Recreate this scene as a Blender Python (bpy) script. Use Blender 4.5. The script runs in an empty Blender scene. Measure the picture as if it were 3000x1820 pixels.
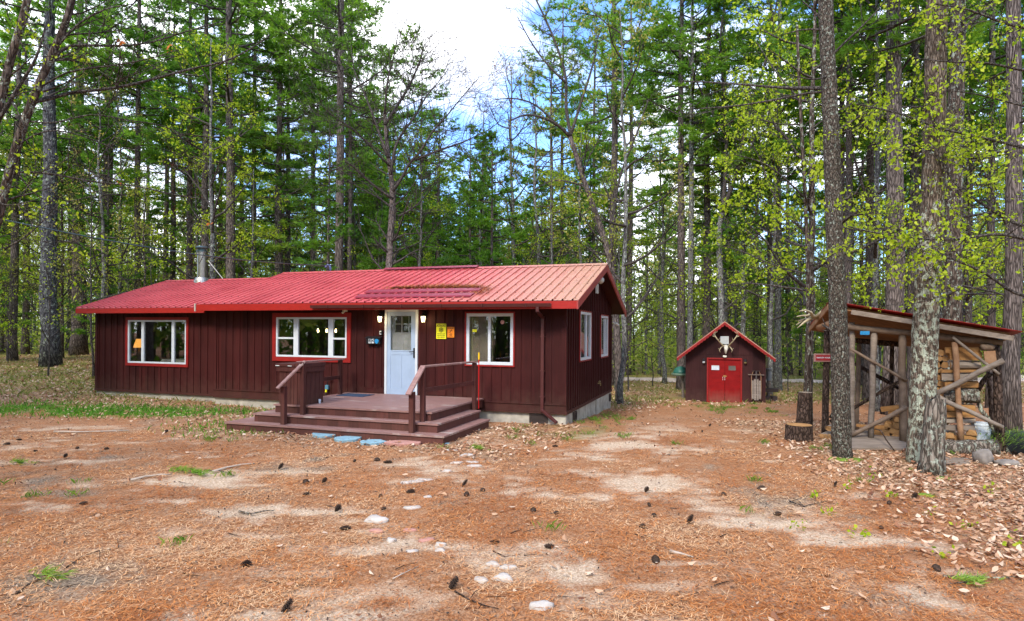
import bpy, math, random
import numpy as np
from mathutils import Vector, Matrix
random.seed(7); RNG = np.random.default_rng(11)
R = math.radians
scene = bpy.context.scene
col = scene.collection

# ------------------------------------------------------------------ camera geometry
F, YH, ROLL, CAMZ = 1827.8, 971.66, R(0.3742), 2.15     # measured in the 3000 px wide photograph
def ray(px, py):
    a, b = px - 1500.0, py - YH
    u = math.cos(ROLL) * a + math.sin(ROLL) * b
    w = -math.sin(ROLL) * a + math.cos(ROLL) * b
    return Vector((u / F, 1.0, -w / F))
def P(px, py, Y):                                        # a world point at distance Y
    d = ray(px, py)
    return Vector((d.x * Y, Y, CAMZ + d.z * Y))
def PD(x, y, Y): return P(x * 1.2175, y * 1.2175, Y)
def to_px(x, y, z):
    u = F * x / y; w = -F * (z - CAMZ) / y
    return 1500 + math.cos(ROLL) * u - math.sin(ROLL) * w, YH + math.sin(ROLL) * u + math.cos(ROLL) * w

# ------------------------------------------------------------------ terrain
def hash2(ix, iy, s):
    v = np.sin(ix * 127.1 + iy * 311.7 + s * 74.7) * 43758.5453
    return v - np.floor(v)
def vnoise(x, y, s=0.0):
    ix, iy = np.floor(x), np.floor(y); fx, fy = x - ix, y - iy
    fx = fx * fx * (3 - 2 * fx); fy = fy * fy * (3 - 2 * fy)
    a = hash2(ix, iy, s); b = hash2(ix + 1, iy, s); c = hash2(ix, iy + 1, s); d = hash2(ix + 1, iy + 1, s)
    return (a * (1 - fx) + b * fx) * (1 - fy) + (c * (1 - fx) + d * fx) * fy
def fbm(x, y, s=0.0, o=4):
    t = 0; a = .5
    for i in range(o):
        t = t + a * vnoise(x, y, s + i * 3.1); x = x * 2.03; y = y * 2.03; a *= .5
    return t / (1 - .5 ** o)
def ground0(x, y):
    a = np.interp(x, [-30, -13, -8.4, -3, 3, 8, 40], [.028, .028, .01, -.012, -.05, -.055, -.05])
    s = np.clip(y - 14, 0, None); s = np.where(s > 11, 11 + .4 * np.minimum(s - 11, 60), s)
    return a * s
def ground(x, y):
    x = np.asarray(x, float); y = np.asarray(y, float)
    far = np.clip((y - 12) / 20, 0, 1)
    bump = (fbm(x * .9, y * .9, 1, 3) - .5) * (.05 + .16 * far) + (fbm(x * .12, y * .12, 5, 2) - .5) * 1.3 * np.clip((np.hypot(x, y) - 32) / 40, 0, 1)
    return ground0(x, y) + bump
def gz(x, y): return float(ground(x, y))
def GP(px, py):                                          # ground point under a pixel of the photograph
    d = ray(px, py); Y = 8.0
    if d.z > -0.01: d.z = -0.01
    for i in range(40):
        Y = .5 * Y + .5 * (float(ground0(d.x * Y, Y)) - CAMZ) / d.z
    x = d.x * Y
    return Vector((x, Y, gz(x, Y)))
def GD(x, y): return GP(x * 1.2175, y * 1.2175)

HO = Vector((1.245, 14.45, 0.272)); HR = R(-18.6931)     # cabin: front right corner of its siding
def house_local(x, y):
    dx, dy = x - HO.x, y - HO.y; c, s = math.cos(HR), math.sin(HR)
    return c * dx + s * dy, -s * dx + c * dy
def house_world(lx, ly, lz):
    c, s = math.cos(HR), math.sin(HR)
    return Vector((HO.x + c * lx - s * ly, HO.y + s * lx + c * ly, HO.z + lz))

# ------------------------------------------------------------------ mesh helpers
class MB:
    def __init__(self): self.v = []; self.f = []; self.mi = []; self.n = 0
    def add(self, vs, fs, m=0):
        self.v.append(np.asarray(vs, float).reshape(-1, 3))
        for f in fs: self.f.append([i + self.n for i in f]); self.mi.append(m)
        self.n += len(self.v[-1]); return self
    def box(self, x0, x1, y0, y1, z0, z1, m=0):
        vs = [(x, y, z) for z in (z0, z1) for y in (y0, y1) for x in (x0, x1)]
        return self.add(vs, [(0, 2, 3, 1), (4, 5, 7, 6), (0, 1, 5, 4), (2, 6, 7, 3), (0, 4, 6, 2), (1, 3, 7, 5)], m)
    def quad(self, a, b, c, d, m=0): return self.add([a, b, c, d], [(0, 1, 2, 3)], m)
    def bar(self, p, q, w, h, m=0, up=(0, 0, 1)):         # a rectangular bar from p to q
        p, q = Vector(p), Vector(q); t = (q - p).normalized(); up = Vector(up)
        s = t.cross(up)
        if s.length < 1e-4: s = t.cross(Vector((0, 1, 0)))
        s.normalize(); u = s.cross(t)
        vs = [o + s * (i * w / 2) + u * (j * h / 2) for o in (p, q) for j in (-1, 1) for i in (-1, 1)]
        return self.add(vs, [(0, 1, 3, 2), (4, 6, 7, 5), (0, 4, 5, 1), (2, 3, 7, 6), (0, 2, 6, 4), (1, 5, 7, 3)], m)
    def tube(self, pts, rad, k=8, cap=True, m=0, wob=0.0, mcap=None):
        pts = np.asarray([tuple(p) for p in pts], float); n = len(pts)
        rad = np.broadcast_to(np.asarray(rad, float), (n,))
        t = np.gradient(pts, axis=0) if n > 2 else np.repeat((pts[1:] - pts[:1]), 2, 0)
        t /= np.linalg.norm(t, axis=1, keepdims=True) + 1e-9
        ref = np.array([0, 0, 1.]) if abs(t[:, 2]).mean() < .8 else np.array([1., 0, 0])
        s = np.cross(t, ref); s /= np.linalg.norm(s, axis=1, keepdims=True) + 1e-9
        u = np.cross(s, t)
        a = np.arange(k) * 2 * math.pi / k
        rr = rad[:, None] * np.ones((1, k))
        if wob: rr = rr * (1 + wob * (RNG.random((n, k)) - .5))
        vs = pts[:, None] + rr[..., None] * (np.cos(a)[None, :, None] * s[:, None] + np.sin(a)[None, :, None] * u[:, None])
        fs = [(i * k + j, i * k + (j + 1) % k, (i + 1) * k + (j + 1) % k, (i + 1) * k + j) for i in range(n - 1) for j in range(k)]
        self.add(vs, fs, m)
        if cap:
            b = self.n - n * k; mc = m if mcap is None else mcap
            self.f.append([b + j for j in range(k)][::-1]); self.mi.append(mc)
            self.f.append([b + (n - 1) * k + j for j in range(k)]); self.mi.append(mc)
        return self
    def prism(self, poly, axis, a, b, m=0):               # polygon extruded along axis from a to b
        n = len(poly)
        def mk(p, t):
            p = list(p); p.insert(axis, t); return tuple(p)
        vs = [mk(p, a) for p in poly] + [mk(p, b) for p in poly]
        fs = [tuple(range(n))[::-1], tuple(range(n, 2 * n))] + [(i, (i + 1) % n, n + (i + 1) % n, n + i) for i in range(n)]
        return self.add(vs, fs, m)
    def lathe(self, c, prof, k=20, m=0):                  # prof: (radius, z)
        c = Vector(c); n = len(prof)
        vs = [(c.x + r * math.cos(2 * math.pi * j / k), c.y + r * math.sin(2 * math.pi * j / k), c.z + z) for r, z in prof for j in range(k)]
        fs = [(i * k + j, i * k + (j + 1) % k, (i + 1) * k + (j + 1) % k, (i + 1) * k + j) for i in range(n - 1) for j in range(k)]
        fs += [tuple(range(k))[::-1], tuple((n - 1) * k + j for j in range(k))]
        return self.add(vs, fs, m)
    def mesh(self, name, mats, smooth=False):
        me = bpy.data.meshes.new(name)
        v = np.concatenate(self.v) if self.v else np.zeros((0, 3))
        me.from_pydata(v.tolist(), [], self.f); me.update()
        if not isinstance(mats, (list, tuple)): mats = [mats]
        for mm in mats: me.materials.append(mm)
        if len(mats) > 1: me.polygons.foreach_set('material_index', self.mi)
        if smooth: me.polygons.foreach_set('use_smooth', [True] * len(me.polygons))
        return me
    def build(self, name, mats, parent=None, smooth=False, bevel=0, loc=None):
        o = bpy.data.objects.new(name, self.mesh(name, mats, smooth)); col.objects.link(o)
        if parent is not None: o.parent = parent
        if loc is not None: o.location = loc
        if bevel:
            b = o.modifiers.new('bevel', 'BEVEL'); b.width = bevel; b.segments = 1; b.limit_method = 'ANGLE'
        return o
def np_mesh(name, verts, nper, mats, smooth=False, rnd=None):
    """verts (N*nper,3): N polygons of nper corners each, built straight from arrays"""
    me = bpy.data.meshes.new(name); nv = len(verts); N = nv // nper
    me.vertices.add(nv); me.vertices.foreach_set('co', np.ascontiguousarray(verts, np.float32).ravel())
    me.loops.add(nv); me.loops.foreach_set('vertex_index', np.arange(nv, dtype=np.int32))
    me.polygons.add(N); me.polygons.foreach_set('loop_start', (np.arange(N) * nper).astype(np.int32))
    if rnd is not None:
        at = me.attributes.new('tint', 'FLOAT', 'POINT'); at.data.foreach_set('value', np.repeat(rnd, nper).astype(np.float32))
    me.update(calc_edges=True); me.validate()
    for m in (mats if isinstance(mats, (list, tuple)) else [mats]): me.materials.append(m)
    if smooth: me.polygons.foreach_set('use_smooth', [True] * N)
    return me
def link(name, me, parent=None, loc=None, rot=None, scale=None):
    o = bpy.data.objects.new(name, me); col.objects.link(o)
    if parent is not None: o.parent = parent
    if loc is not None: o.location = loc
    if rot is not None: o.rotation_euler = rot
    if scale is not None: o.scale = scale
    return o
def tag(o, label=None, cat=None, group=None, kind=None):
    if label: o['label'] = label
    if cat: o['category'] = cat
    if group: o['group'] = group
    if kind: o['kind'] = kind
    return o
def thing(name, label, cat, loc=(0, 0, 0), rz=0, group=None):
    o = bpy.data.objects.new(name, None); col.objects.link(o); o.empty_display_size = .2
    o.location = loc; o.rotation_euler = (0, 0, rz)
    return tag(o, label, cat, group)
def text_mesh(body, size, name='lettering', ext=.0008, align='CENTER', bold=0.0):
    cu = bpy.data.curves.new('txt', 'FONT'); cu.body = body; cu.size = size; cu.align_x = align; cu.align_y = 'CENTER'
    cu.extrude = ext; cu.offset = bold; cu.resolution_u = 3
    o = bpy.data.objects.new('txt', cu); col.objects.link(o)
    dg = bpy.context.evaluated_depsgraph_get()
    me = bpy.data.meshes.new_from_object(o.evaluated_get(dg)); me.name = name
    bpy.data.objects.remove(o); bpy.data.curves.remove(cu)
    return me

# ------------------------------------------------------------------ materials
MATS = {}
def nt(name):
    m = bpy.data.materials.new(name); m.use_nodes = True
    t = m.node_tree; b = t.nodes['Principled BSDF']
    return m, t, b
def N(t, ty, **kw):
    n = t.nodes.new(ty)
    for k, v in kw.items():
        if k in n.inputs: n.inputs[k].default_value = v
        else: setattr(n, k, v)
    return n
def ramp(t, fac, stops):
    r = t.nodes.new('ShaderNodeValToRGB'); e = r.color_ramp.elements
    while len(e) < len(stops): e.new(.5)
    for i, (p, c) in enumerate(stops): e[i].position = p; e[i].color = (*c, 1) if len(c) == 3 else c
    t.links.new(fac, r.inputs['Fac']); return r.outputs['Color']
def mixc(t, f, a, b, mode='MIX'):
    n = t.nodes.new('ShaderNodeMix'); n.data_type = 'RGBA'; n.blend_type = mode
    for s, v in ((n.inputs[0], f), (n.inputs[6], a), (n.inputs[7], b)):
        if hasattr(v, 'is_output'): t.links.new(v, s)
        elif isinstance(v, (tuple, list)): s.default_value = (*v, 1) if len(v) == 3 else v
        else: s.default_value = v
    return n.outputs[2]
def coords(t, scale=(1, 1, 1), kind='Object'):
    c = t.nodes.new('ShaderNodeTexCoord'); mp = t.nodes.new('ShaderNodeMapping')
    mp.inputs['Scale'].default_value = scale
    t.links.new(c.outputs[kind], mp.inputs['Vector']); return mp.outputs['Vector']
def noise(t, vec, scale, detail=4, rough=.55):
    n = N(t, 'ShaderNodeTexNoise', Scale=scale, Detail=detail, Roughness=rough)
    t.links.new(vec, n.inputs['Vector']); return n.outputs['Fac']
def bump(t, b, h, s, d=.02):
    n = N(t, 'ShaderNodeBump', Strength=s, Distance=d); t.links.new(h, n.inputs['Height']); t.links.new(n.outputs['Normal'], b.inputs['Normal'])
def plain(name, c, rough=.6, metal=0, var=.12, scale=6, spec=.3, emit=None, bmp=0, aniso=(1, 1, 1)):
    m, t, b = nt(name)
    b.inputs['Roughness'].default_value = rough; b.inputs['Metallic'].default_value = metal
    b.inputs['Specular IOR Level'].default_value = spec
    f = noise(t, coords(t, aniso), scale, 5)
    lo = tuple(x * (1 - var) for x in c); hi = tuple(min(1, x * (1 + var)) for x in c)
    t.links.new(ramp(t, f, [(.3, lo), (.7, hi)]), b.inputs['Base Color'])
    if bmp: bump(t, b, f, bmp)
    if emit:
        b.inputs['Emission Color'].default_value = (*emit[0], 1); b.inputs['Emission Strength'].default_value = emit[1]
    MATS[name] = m; return m
def siding_mat(name, c):
    m, t, b = nt(name); b.inputs['Roughness'].default_value = .62; b.inputs['Specular IOR Level'].default_value = .14
    f = noise(t, coords(t, (9, 9, .7)), 3, 6); g = noise(t, coords(t, (1, 1, 1)), 1.3, 3)
    c1 = ramp(t, f, [(.25, tuple(x * .72 for x in c)), (.75, tuple(x * 1.25 for x in c))])
    sx = t.nodes.new('ShaderNodeSeparateXYZ'); t.links.new(coords(t, (4, 4, 1)), sx.inputs[0]); fl_ = N(t, 'ShaderNodeMath', operation='FLOOR'); t.links.new(sx.outputs[0], fl_.inputs[0]); wn = t.nodes.new('ShaderNodeTexWhiteNoise'); wn.noise_dimensions = '1D'; t.links.new(fl_.outputs[0], wn.inputs['W'])
    c1 = mixc(t, 1.0, c1, ramp(t, wn.outputs['Value'], [(0, (.72, .72, .72)), (1, (1.25, 1.2, 1.2))]), 'MULTIPLY')
    dz = N(t, 'ShaderNodeMath', operation='MULTIPLY_ADD'); t.links.new(noise(t, coords(t, (3, 3, 3)), 2, 5), dz.inputs[0]); dz.inputs[1].default_value = -1.1; t.links.new(sx.outputs[2], dz.inputs[2])
    c1 = mixc(t, ramp(t, N_map(t, dz.outputs[0], -.55, .0), [(0, (.16, .16, .16)), (1, (0, 0, 0))]), c1, (.16, .10, .07))
    c2 = mixc(t, ramp(t, g, [(.45, (0, 0, 0)), (.75, (.35, .35, .35))]), c1, tuple(x * 1.5 + .006 for x in c))
    t.links.new(c2, b.inputs['Base Color']); bump(t, b, f, .25, .006)
    MATS[name] = m; return m
def roof_mat():
    m, t, b = nt('red_metal_roof'); b.inputs['Roughness'].default_value = .42; b.inputs['Specular IOR Level'].default_value = .5
    v = coords(t, (1, 1, 1))
    sx = t.nodes.new('ShaderNodeSeparateXYZ'); t.links.new(v, sx.inputs[0])
    n1 = noise(t, coords(t, (6, .5, .5)), 1.5, 4); n2 = noise(t, v, .9, 4)
    ad = N(t, 'ShaderNodeMath', operation='MULTIPLY_ADD'); t.links.new(n1, ad.inputs[0]); ad.inputs[1].default_value = 2.8; t.links.new(sx.outputs[0], ad.inputs[2])
    stain = ramp(t, N_map(t, ad.outputs[0], -2.6, 2.0), [(0, (0, 0, 0)), (1, (.72, .72, .72))])
    red = ramp(t, n2, [(.25, (.41, .05, .056)), (.75, (.58, .105, .108))])
    t.links.new(mixc(t, stain, red, (.46, .32, .19)), b.inputs['Base Color'])
    MATS['roof'] = m; return m
def N_map(t, v, a, b_):
    n = t.nodes.new('ShaderNodeMapRange'); n.inputs['From Min'].default_value = a; n.inputs['From Max'].default_value = b_
    t.links.new(v, n.inputs['Value']); return n.outputs[0]
def bark_mat(name, dark, light, lichen=0.0, zs=2.2, lich_col=(.36, .40, .32), lscale=11, fine=1.0, lz=0):
    m, t, b = nt(name); b.inputs['Roughness'].default_value = .95; b.inputs['Specular IOR Level'].default_value = .1
    v = coords(t, (12 * fine, 12 * fine, zs * fine)); f = noise(t, v, 1.6, 10, .72)
    vo = N(t, 'ShaderNodeTexVoronoi', Scale=1.6); vo.feature = 'DISTANCE_TO_EDGE'
    wv = N(t, 'ShaderNodeVectorMath', operation='ADD'); t.links.new(v, wv.inputs[0])
    nn = N(t, 'ShaderNodeTexNoise', Scale=1.2, Detail=3.0); t.links.new(v, nn.inputs['Vector']); t.links.new(nn.outputs['Color'], wv.inputs[1])
    t.links.new(wv.outputs[0], vo.inputs['Vector'])
    crack = ramp(t, vo.outputs['Distance'], [(0, (0, 0, 0)), (.22, (1, 1, 1))])
    c = ramp(t, f, [(.3, dark), (.7, light)])
    c = mixc(t, crack, tuple(x * .4 for x in dark), c)
    if lichen:
        l1 = noise(t, coords(t, (1, 1, .8)), lscale, 8, .75)
        if lz:
            sx = t.nodes.new('ShaderNodeSeparateXYZ'); t.links.new(coords(t), sx.inputs[0]); ad = N(t, 'ShaderNodeMath', operation='MULTIPLY_ADD'); t.links.new(N_map(t, sx.outputs[2], lz * .65, lz * 1.25), ad.inputs[0]); ad.inputs[1].default_value = -.09; t.links.new(l1, ad.inputs[2]); l1 = ad.outputs[0]
        c = mixc(t, ramp(t, l1, [(.56 - lichen * .12, (0, 0, 0)), (.62 - lichen * .12, (.85, .85, .85))]), c, lich_col)
    t.links.new(c, b.inputs['Base Color'])
    h = mixc(t, .5, crack, f); bump(t, b, h, .9, .03)
    MATS[name] = m; return m
def leaf_mat(name, stops, trans=.4, tcol=None, rough=.6):
    m, t, b = nt(name); b.inputs['Roughness'].default_value = rough; b.inputs['Specular IOR Level'].default_value = .2
    at = t.nodes.new('ShaderNodeAttribute'); at.attribute_name = 'tint'
    oi = t.nodes.new('ShaderNodeObjectInfo')
    ad = N(t, 'ShaderNodeMath', operation='MULTIPLY_ADD'); t.links.new(oi.outputs['Random'], ad.inputs[0]); ad.inputs[1].default_value = .35; t.links.new(at.outputs['Fac'], ad.inputs[2])
    sub = N(t, 'ShaderNodeMath', operation='SUBTRACT'); t.links.new(ad.outputs[0], sub.inputs[0]); sub.inputs[1].default_value = .175; sub.use_clamp = True
    c = ramp(t, sub.outputs[0], stops)
    t.links.new(c, b.inputs['Base Color'])
    if trans:
        tr = t.nodes.new('ShaderNodeBsdfTranslucent'); mx = t.nodes.new('ShaderNodeMixShader'); mx.inputs[0].default_value = trans
        t.links.new(mixc(t, 1.0, c, tcol or (1.5, 1.5, .8), 'MULTIPLY'), tr.inputs['Color'])
        out = t.nodes['Material Output']
        t.links.new(b.outputs[0], mx.inputs[1]); t.links.new(tr.outputs[0], mx.inputs[2]); t.links.new(mx.outputs[0], out.inputs['Surface'])
    MATS[name] = m; return m
def glass_mat(name, tint=(.75, .78, .76), refl=.16):
    m, t, b = nt(name); t.nodes.remove(b)
    fr = N(t, 'ShaderNodeFresnel', IOR=1.5); ad = N(t, 'ShaderNodeMath', operation='ADD'); t.links.new(fr.outputs[0], ad.inputs[0]); ad.inputs[1].default_value = refl; ad.use_clamp = True
    ge = t.nodes.new('ShaderNodeNewGeometry'); fm_ = N(t, 'ShaderNodeMath', operation='SUBTRACT'); fm_.inputs[0].default_value = 1; t.links.new(ge.outputs['Backfacing'], fm_.inputs[1]); m2_ = N(t, 'ShaderNodeMath', operation='MULTIPLY'); t.links.new(ad.outputs[0], m2_.inputs[0]); t.links.new(fm_.outputs[0], m2_.inputs[1]); ad = m2_
    tr = N(t, 'ShaderNodeBsdfTransparent', Color=(*tint, 1)); gl = N(t, 'ShaderNodeBsdfGlossy', Color=(.95, .97, 1, 1), Roughness=.02)
    mx = t.nodes.new('ShaderNodeMixShader'); t.links.new(ad.outputs[0], mx.inputs[0]); t.links.new(tr.outputs[0], mx.inputs[1]); t.links.new(gl.outputs[0], mx.inputs[2])
    t.links.new(mx.outputs[0], t.nodes['Material Output'].inputs['Surface'])
    MATS[name] = m; return m
def wood_mat(name, a, b_, aniso=(.8, 8, 8), bmp=.3):
    m, t, b = nt(name); b.inputs['Roughness'].default_value = .8; b.inputs['Specular IOR Level'].default_value = .15
    f = noise(t, coords(t, aniso), 2.2, 7, .65); g = noise(t, coords(t), 2.5, 3)
    oi = t.nodes.new('ShaderNodeObjectInfo')
    c = ramp(t, f, [(.28, a), (.72, b_)])
    c = mixc(t, ramp(t, oi.outputs['Random'], [(0, (0, 0, 0)), (1, (.45, .45, .45))]), c, mixc(t, .5, c, tuple(x * .55 for x in a)))
    c = mixc(t, ramp(t, g, [(.5, (0, 0, 0)), (.8, (.4, .4, .4))]), c, tuple(x * .6 for x in a))
    t.links.new(c, b.inputs['Base Color']); bump(t, b, f, bmp, .01)
    MATS[name] = m; return m

BROWN = (.043, .0078, .0068)
siding_mat('siding', BROWN); siding_mat('deck_paint', (.085, .028, .023)); siding_mat('shed_siding', (.040, .0125, .0115))
def deck_mat():                                            # brown paint worn through to grey wood on the treads
    m, t, b = nt('worn_deck'); b.inputs['Roughness'].default_value = .55
    f = noise(t, coords(t, (1.2, 9, 9)), 2.0, 6, .65); g = noise(t, coords(t, (1, 3, 1)), 1.6, 5, .6)
    c = ramp(t, f, [(.3, (.19, .096, .080)), (.7, (.31, .17, .145))])
    c = mixc(t, ramp(t, g, [(.58, (0, 0, 0)), (.68, (.75, .75, .75))]), c, (.42, .35, .30))
    t.links.new(c, b.inputs['Base Color']); MATS['worn_deck'] = m
deck_mat(); roof_mat()
plain('trim_red', (.25, .012, .010), .45, var=.15); plain('fascia_red', (.31, .016, .011), .4, var=.12, aniso=(1, 4, 4))
m, t, b = nt('door_red'); b.inputs['Roughness'].default_value = .5; b.inputs['Specular IOR Level'].default_value = .2
_v = coords(t); _s = t.nodes.new('ShaderNodeSeparateXYZ'); t.links.new(_v, _s.inputs[0]); _a = N(t, 'ShaderNodeMath', operation='MULTIPLY_ADD'); t.links.new(noise(t, coords(t, (6, 6, 2)), 1.5, 5), _a.inputs[0]); _a.inputs[1].default_value = -.5; t.links.new(_s.outputs[2], _a.inputs[2])
t.links.new(mixc(t, ramp(t, N_map(t, _a.outputs[0], -.25, .25), [(0, (.6, .6, .6)), (1, (0, 0, 0))]), ramp(t, noise(t, coords(t, (1, 1, 3)), 3, 5), [(.3, (.17, .002, .002)), (.7, (.25, .004, .004))]), (.20, .085, .06)), b.inputs['Base Color']); MATS['door_red'] = m
plain('white', (.55, .58, .60), .4, var=.06); plain('door_white', (.31, .39, .50), .45, var=.06, scale=3)
plain('inner_door', (.58, .56, .55), .5); plain('black', (.012, .012, .014), .4); plain('gutter_brown', (.075, .022, .02), .35)
plain('concrete', (.36, .33, .27), .9, var=.3, scale=4, bmp=.2); plain('steel', (.40, .37, .31), .36, metal=1, var=.15, aniso=(8, 8, .5))
plain('dark_steel', (.09, .13, .13), .4, metal=.8); plain('grate', (.05, .035, .03), .6)
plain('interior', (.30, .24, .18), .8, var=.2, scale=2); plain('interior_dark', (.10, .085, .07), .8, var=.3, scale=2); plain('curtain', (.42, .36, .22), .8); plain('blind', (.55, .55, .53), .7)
plain('shade_lit', (.9, .6, .25), .6, emit=((1, .42, .08), .75)); plain('bulb', (1, .8, .5), .4, emit=((1, .62, .25), 16)); plain('lantern_lit', (1, .9, .6), .3, emit=((1, .84, .45), 2.0))
plain('sign_yellow', (.74, .70, .02), .45, var=.04); plain('sign_orange', (.85, .25, .02), .45, var=.05); plain('sign_black', (.012, .012, .01), .5)
plain('blue', (.02, .20, .42), .4); plain('mat_blue', (.03, .05, .09), .95, scale=40, var=.4); plain('stake_red', (.55, .01, .01), .4); plain('stake_yellow', (.8, .5, .01), .4)
plain('snow_guard', (.25, .035, .06), .4, var=.15, aniso=(1, 6, 6)); plain('copper', (.35, .27, .12), .4, metal=.7); plain('lamp_glass', (.5, .52, .5), .15)
plain('bone', (.62, .58, .48), .7, var=.2, scale=12); plain('antler', (.40, .33, .20), .6, var=.35, scale=8)
wood_mat('grey_wood', (.155, .12, .092), (.33, .265, .21)); wood_mat('split_wood', (.22, .095, .03), (.46, .25, .09)); wood_mat('split_grey', (.22, .17, .13), (.42, .34, .26))
wood_mat('plank_brown', (.15, .07, .028), (.32, .17, .075)); wood_mat('pole_wood', (.12, .08, .055), (.28, .20, .14), aniso=(3, 3, 3)); wood_mat('end_grain', (.26, .125, .045), (.48, .27, .11), aniso=(5, 5, 5))
wood_mat('pole_tan', (.24, .12, .06), (.42, .25, .14), aniso=(3, 3, 3))
bark_mat('bark_pine', (.10, .078, .068), (.29, .235, .205)); bark_mat('bark_grey', (.11, .10, .095), (.31, .29, .27), lichen=.25, zs=3)
bark_mat('bark_lichen', (.10, .068, .048), (.28, .22, .165), lichen=.55, lich_col=(.46, .50, .38), lscale=12, fine=1.5, lz=4.6); bark_mat('bark_fore', (.060, .048, .036), (.20, .16, .125), lichen=.08, lscale=22, fine=1.9, zs=4); bark_mat('bark_brown', (.07, .048, .036), (.19, .145, .115), lichen=.15); bark_mat('bark_left', (.055, .052, .056), (.17, .165, .17), lichen=.08)
bark_mat('bark_far_hazed', (.15, .13, .12), (.32, .28, .26))  # paler than the near barks: distance haze put into the colour
bark_mat('log_bark', (.05, .032, .024), (.15, .10, .075), zs=5); bark_mat('twig_bark', (.07, .058, .05), (.17, .145, .125), zs=8)
bark_mat('stump_bark', (.11, .085, .065), (.30, .25, .20), lichen=.2)
leaf_mat('needles', [(0, (.050, .125, .022)), (.5, (.135, .265, .033)), (1, (.27, .41, .055))], .45, (1.5, 1.7, .7))
leaf_mat('needles_yellow', [(0, (.08, .20, .03)), (.5, (.19, .33, .045)), (1, (.34, .44, .08))], .4, (1.5, 1.5, .7))
leaf_mat('far_leaf_hazed', [(0, (.15, .22, .05)), (.5, (.33, .40, .09)), (1, (.54, .52, .17))], .5)  # brightened leaf tones, the haze of distance painted into them
leaf_mat('spring_leaf', [(0, (.17, .28, .012)), (.5, (.34, .46, .02)), (1, (.50, .56, .05))], .5, (1.3, 1.3, .6))
leaf_mat('olive_bud', [(0, (.17, .21, .035)), (.5, (.32, .32, .07)), (1, (.46, .34, .13))], .4)
leaf_mat('red_bud', [(0, (.16, .03, .02)), (.5, (.30, .07, .04)), (1, (.36, .16, .07))], .4, (1.4, 1.1, .9))
leaf_mat('dead_leaf', [(0, (.13, .05, .028)), (.35, (.33, .15, .075)), (.7, (.52, .33, .20)), (1, (.68, .52, .38))], .15, (1.2, 1.1, 1))
leaf_mat('orange_leaf', [(0, (.45, .12, .02)), (1, (.62, .22, .05))], .4, (1.4, 1.2, 1))
leaf_mat('grass_green', [(0, (.045, .15, .012)), (.5, (.085, .24, .018)), (1, (.22, .36, .05))], .4, (1.3, 1.4, .7))
leaf_mat('grass_tuft', [(0, (.06, .15, .015)), (.5, (.13, .24, .025)), (1, (.26, .33, .06))], .4)
leaf_mat('grass_olive', [(0, (.10, .14, .025)), (.5, (.20, .22, .05)), (1, (.40, .33, .14))], .35)
leaf_mat('fallen_needle', [(0, (.13, .038, .013)), (.35, (.40, .115, .024)), (.7, (.58, .225, .062)), (1, (.66, .42, .23))], 0)
plain('moss', (.13, .20, .02), .95, var=.5, scale=30, bmp=.6)
plain('stone_white', (.44, .39, .34), .8, var=.2, scale=9, bmp=.3); plain('stone_grey', (.22, .19, .165), .85, var=.35, scale=7, bmp=.3)
plain('stone_blue', (.20, .33, .38), .8, var=.15, scale=9); plain('stone_pink', (.40, .20, .16), .8, var=.18, scale=9)
plain('cone', (.055, .034, .024), .8, var=.4, scale=30); plain('green_paint', (.03, .13, .09), .4); plain('bucket_white', (.6, .66, .70), .4, var=.08)
plain('tarp_dark', (.02, .022, .024), .5); plain('pale_branch', (.42, .34, .27), .85, var=.2, scale=10); plain('vent_white', (.60, .62, .60), .5)
glass_mat('glass', (.72, .74, .72), .10); glass_mat('screen_glass', (.78, .79, .78), .03)
# ------------------------------------------------------------------ ground masks (real patches on the ground, measured once)
def ell(lst):
    out = []
    for (x, y, rx, ry, s) in lst:
        g = GD(x, y); a = GD(x, y - ry); c = GD(x, y + ry)
        out.append((g.x, g.y, max(.05, rx * 1.2175 / F * g.y), max(.05, abs(a.y - c.y) / 2), s))
    return out
SAND = ell([(2020, 1305, 85, 22, 1), (1790, 1262, 120, 13, .9), (1560, 1165, 110, 28, .75), (1520, 1062, 110, 26, .8), (1590, 1012, 80, 12, .9), (1660, 1082, 120, 16, .8),
            (1420, 1135, 80, 14, .7), (620, 1226, 100, 13, .8), (430, 1206, 70, 9, .7), (1000, 1108, 130, 14, .55), (560, 1160, 120, 14, .4), (1260, 1385, 130, 40, .75),
            (120, 1440, 170, 45, .6), (2200, 1455, 220, 38, .6), (1360, 1450, 140, 28, .7), (900, 1275, 100, 20, .4), (1690, 1215, 60, 20, .7), (1240, 1195, 120, 14, .35), (560, 1480, 160, 14, .5), (1760, 1000, 90, 12, .6)])
SOIL = ell([(130, 1390, 170, 40, .8), (2150, 1440, 170, 40, .7), (150, 1190, 160, 30, .5), (1130, 1195, 120, 20, .5), (1500, 1230, 60, 12, .4), (1280, 1335, 110, 24, .4)])
LAWN = ell([(260, 990, 330, 13, 1.1), (60, 985, 120, 14, .8), (560, 1030, 120, 18, .5)])
SPARSE = ell([(1340, 1042, 130, 22, .85), (150, 1180, 150, 26, .3), (1440, 1010, 70, 25, .6), (1740, 980, 140, 9, .8), (640, 1045, 200, 16, .35), (1000, 1085, 160, 14, .2), (2000, 1080, 160, 25, .15), (2230, 1190, 130, 30, .12), (30, 1290, 60, 60, .15)])
def blobs(L, x, y, soft=.55):
    t = np.zeros_like(x)
    for (cx, cy, rx, ry, s) in L:
        d = np.sqrt(((x - cx) / rx) ** 2 + ((y - cy) / ry) ** 2)
        t = np.maximum(t, s * np.clip((1.7 - d) / 1.5, 0, 1))
    return t
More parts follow.
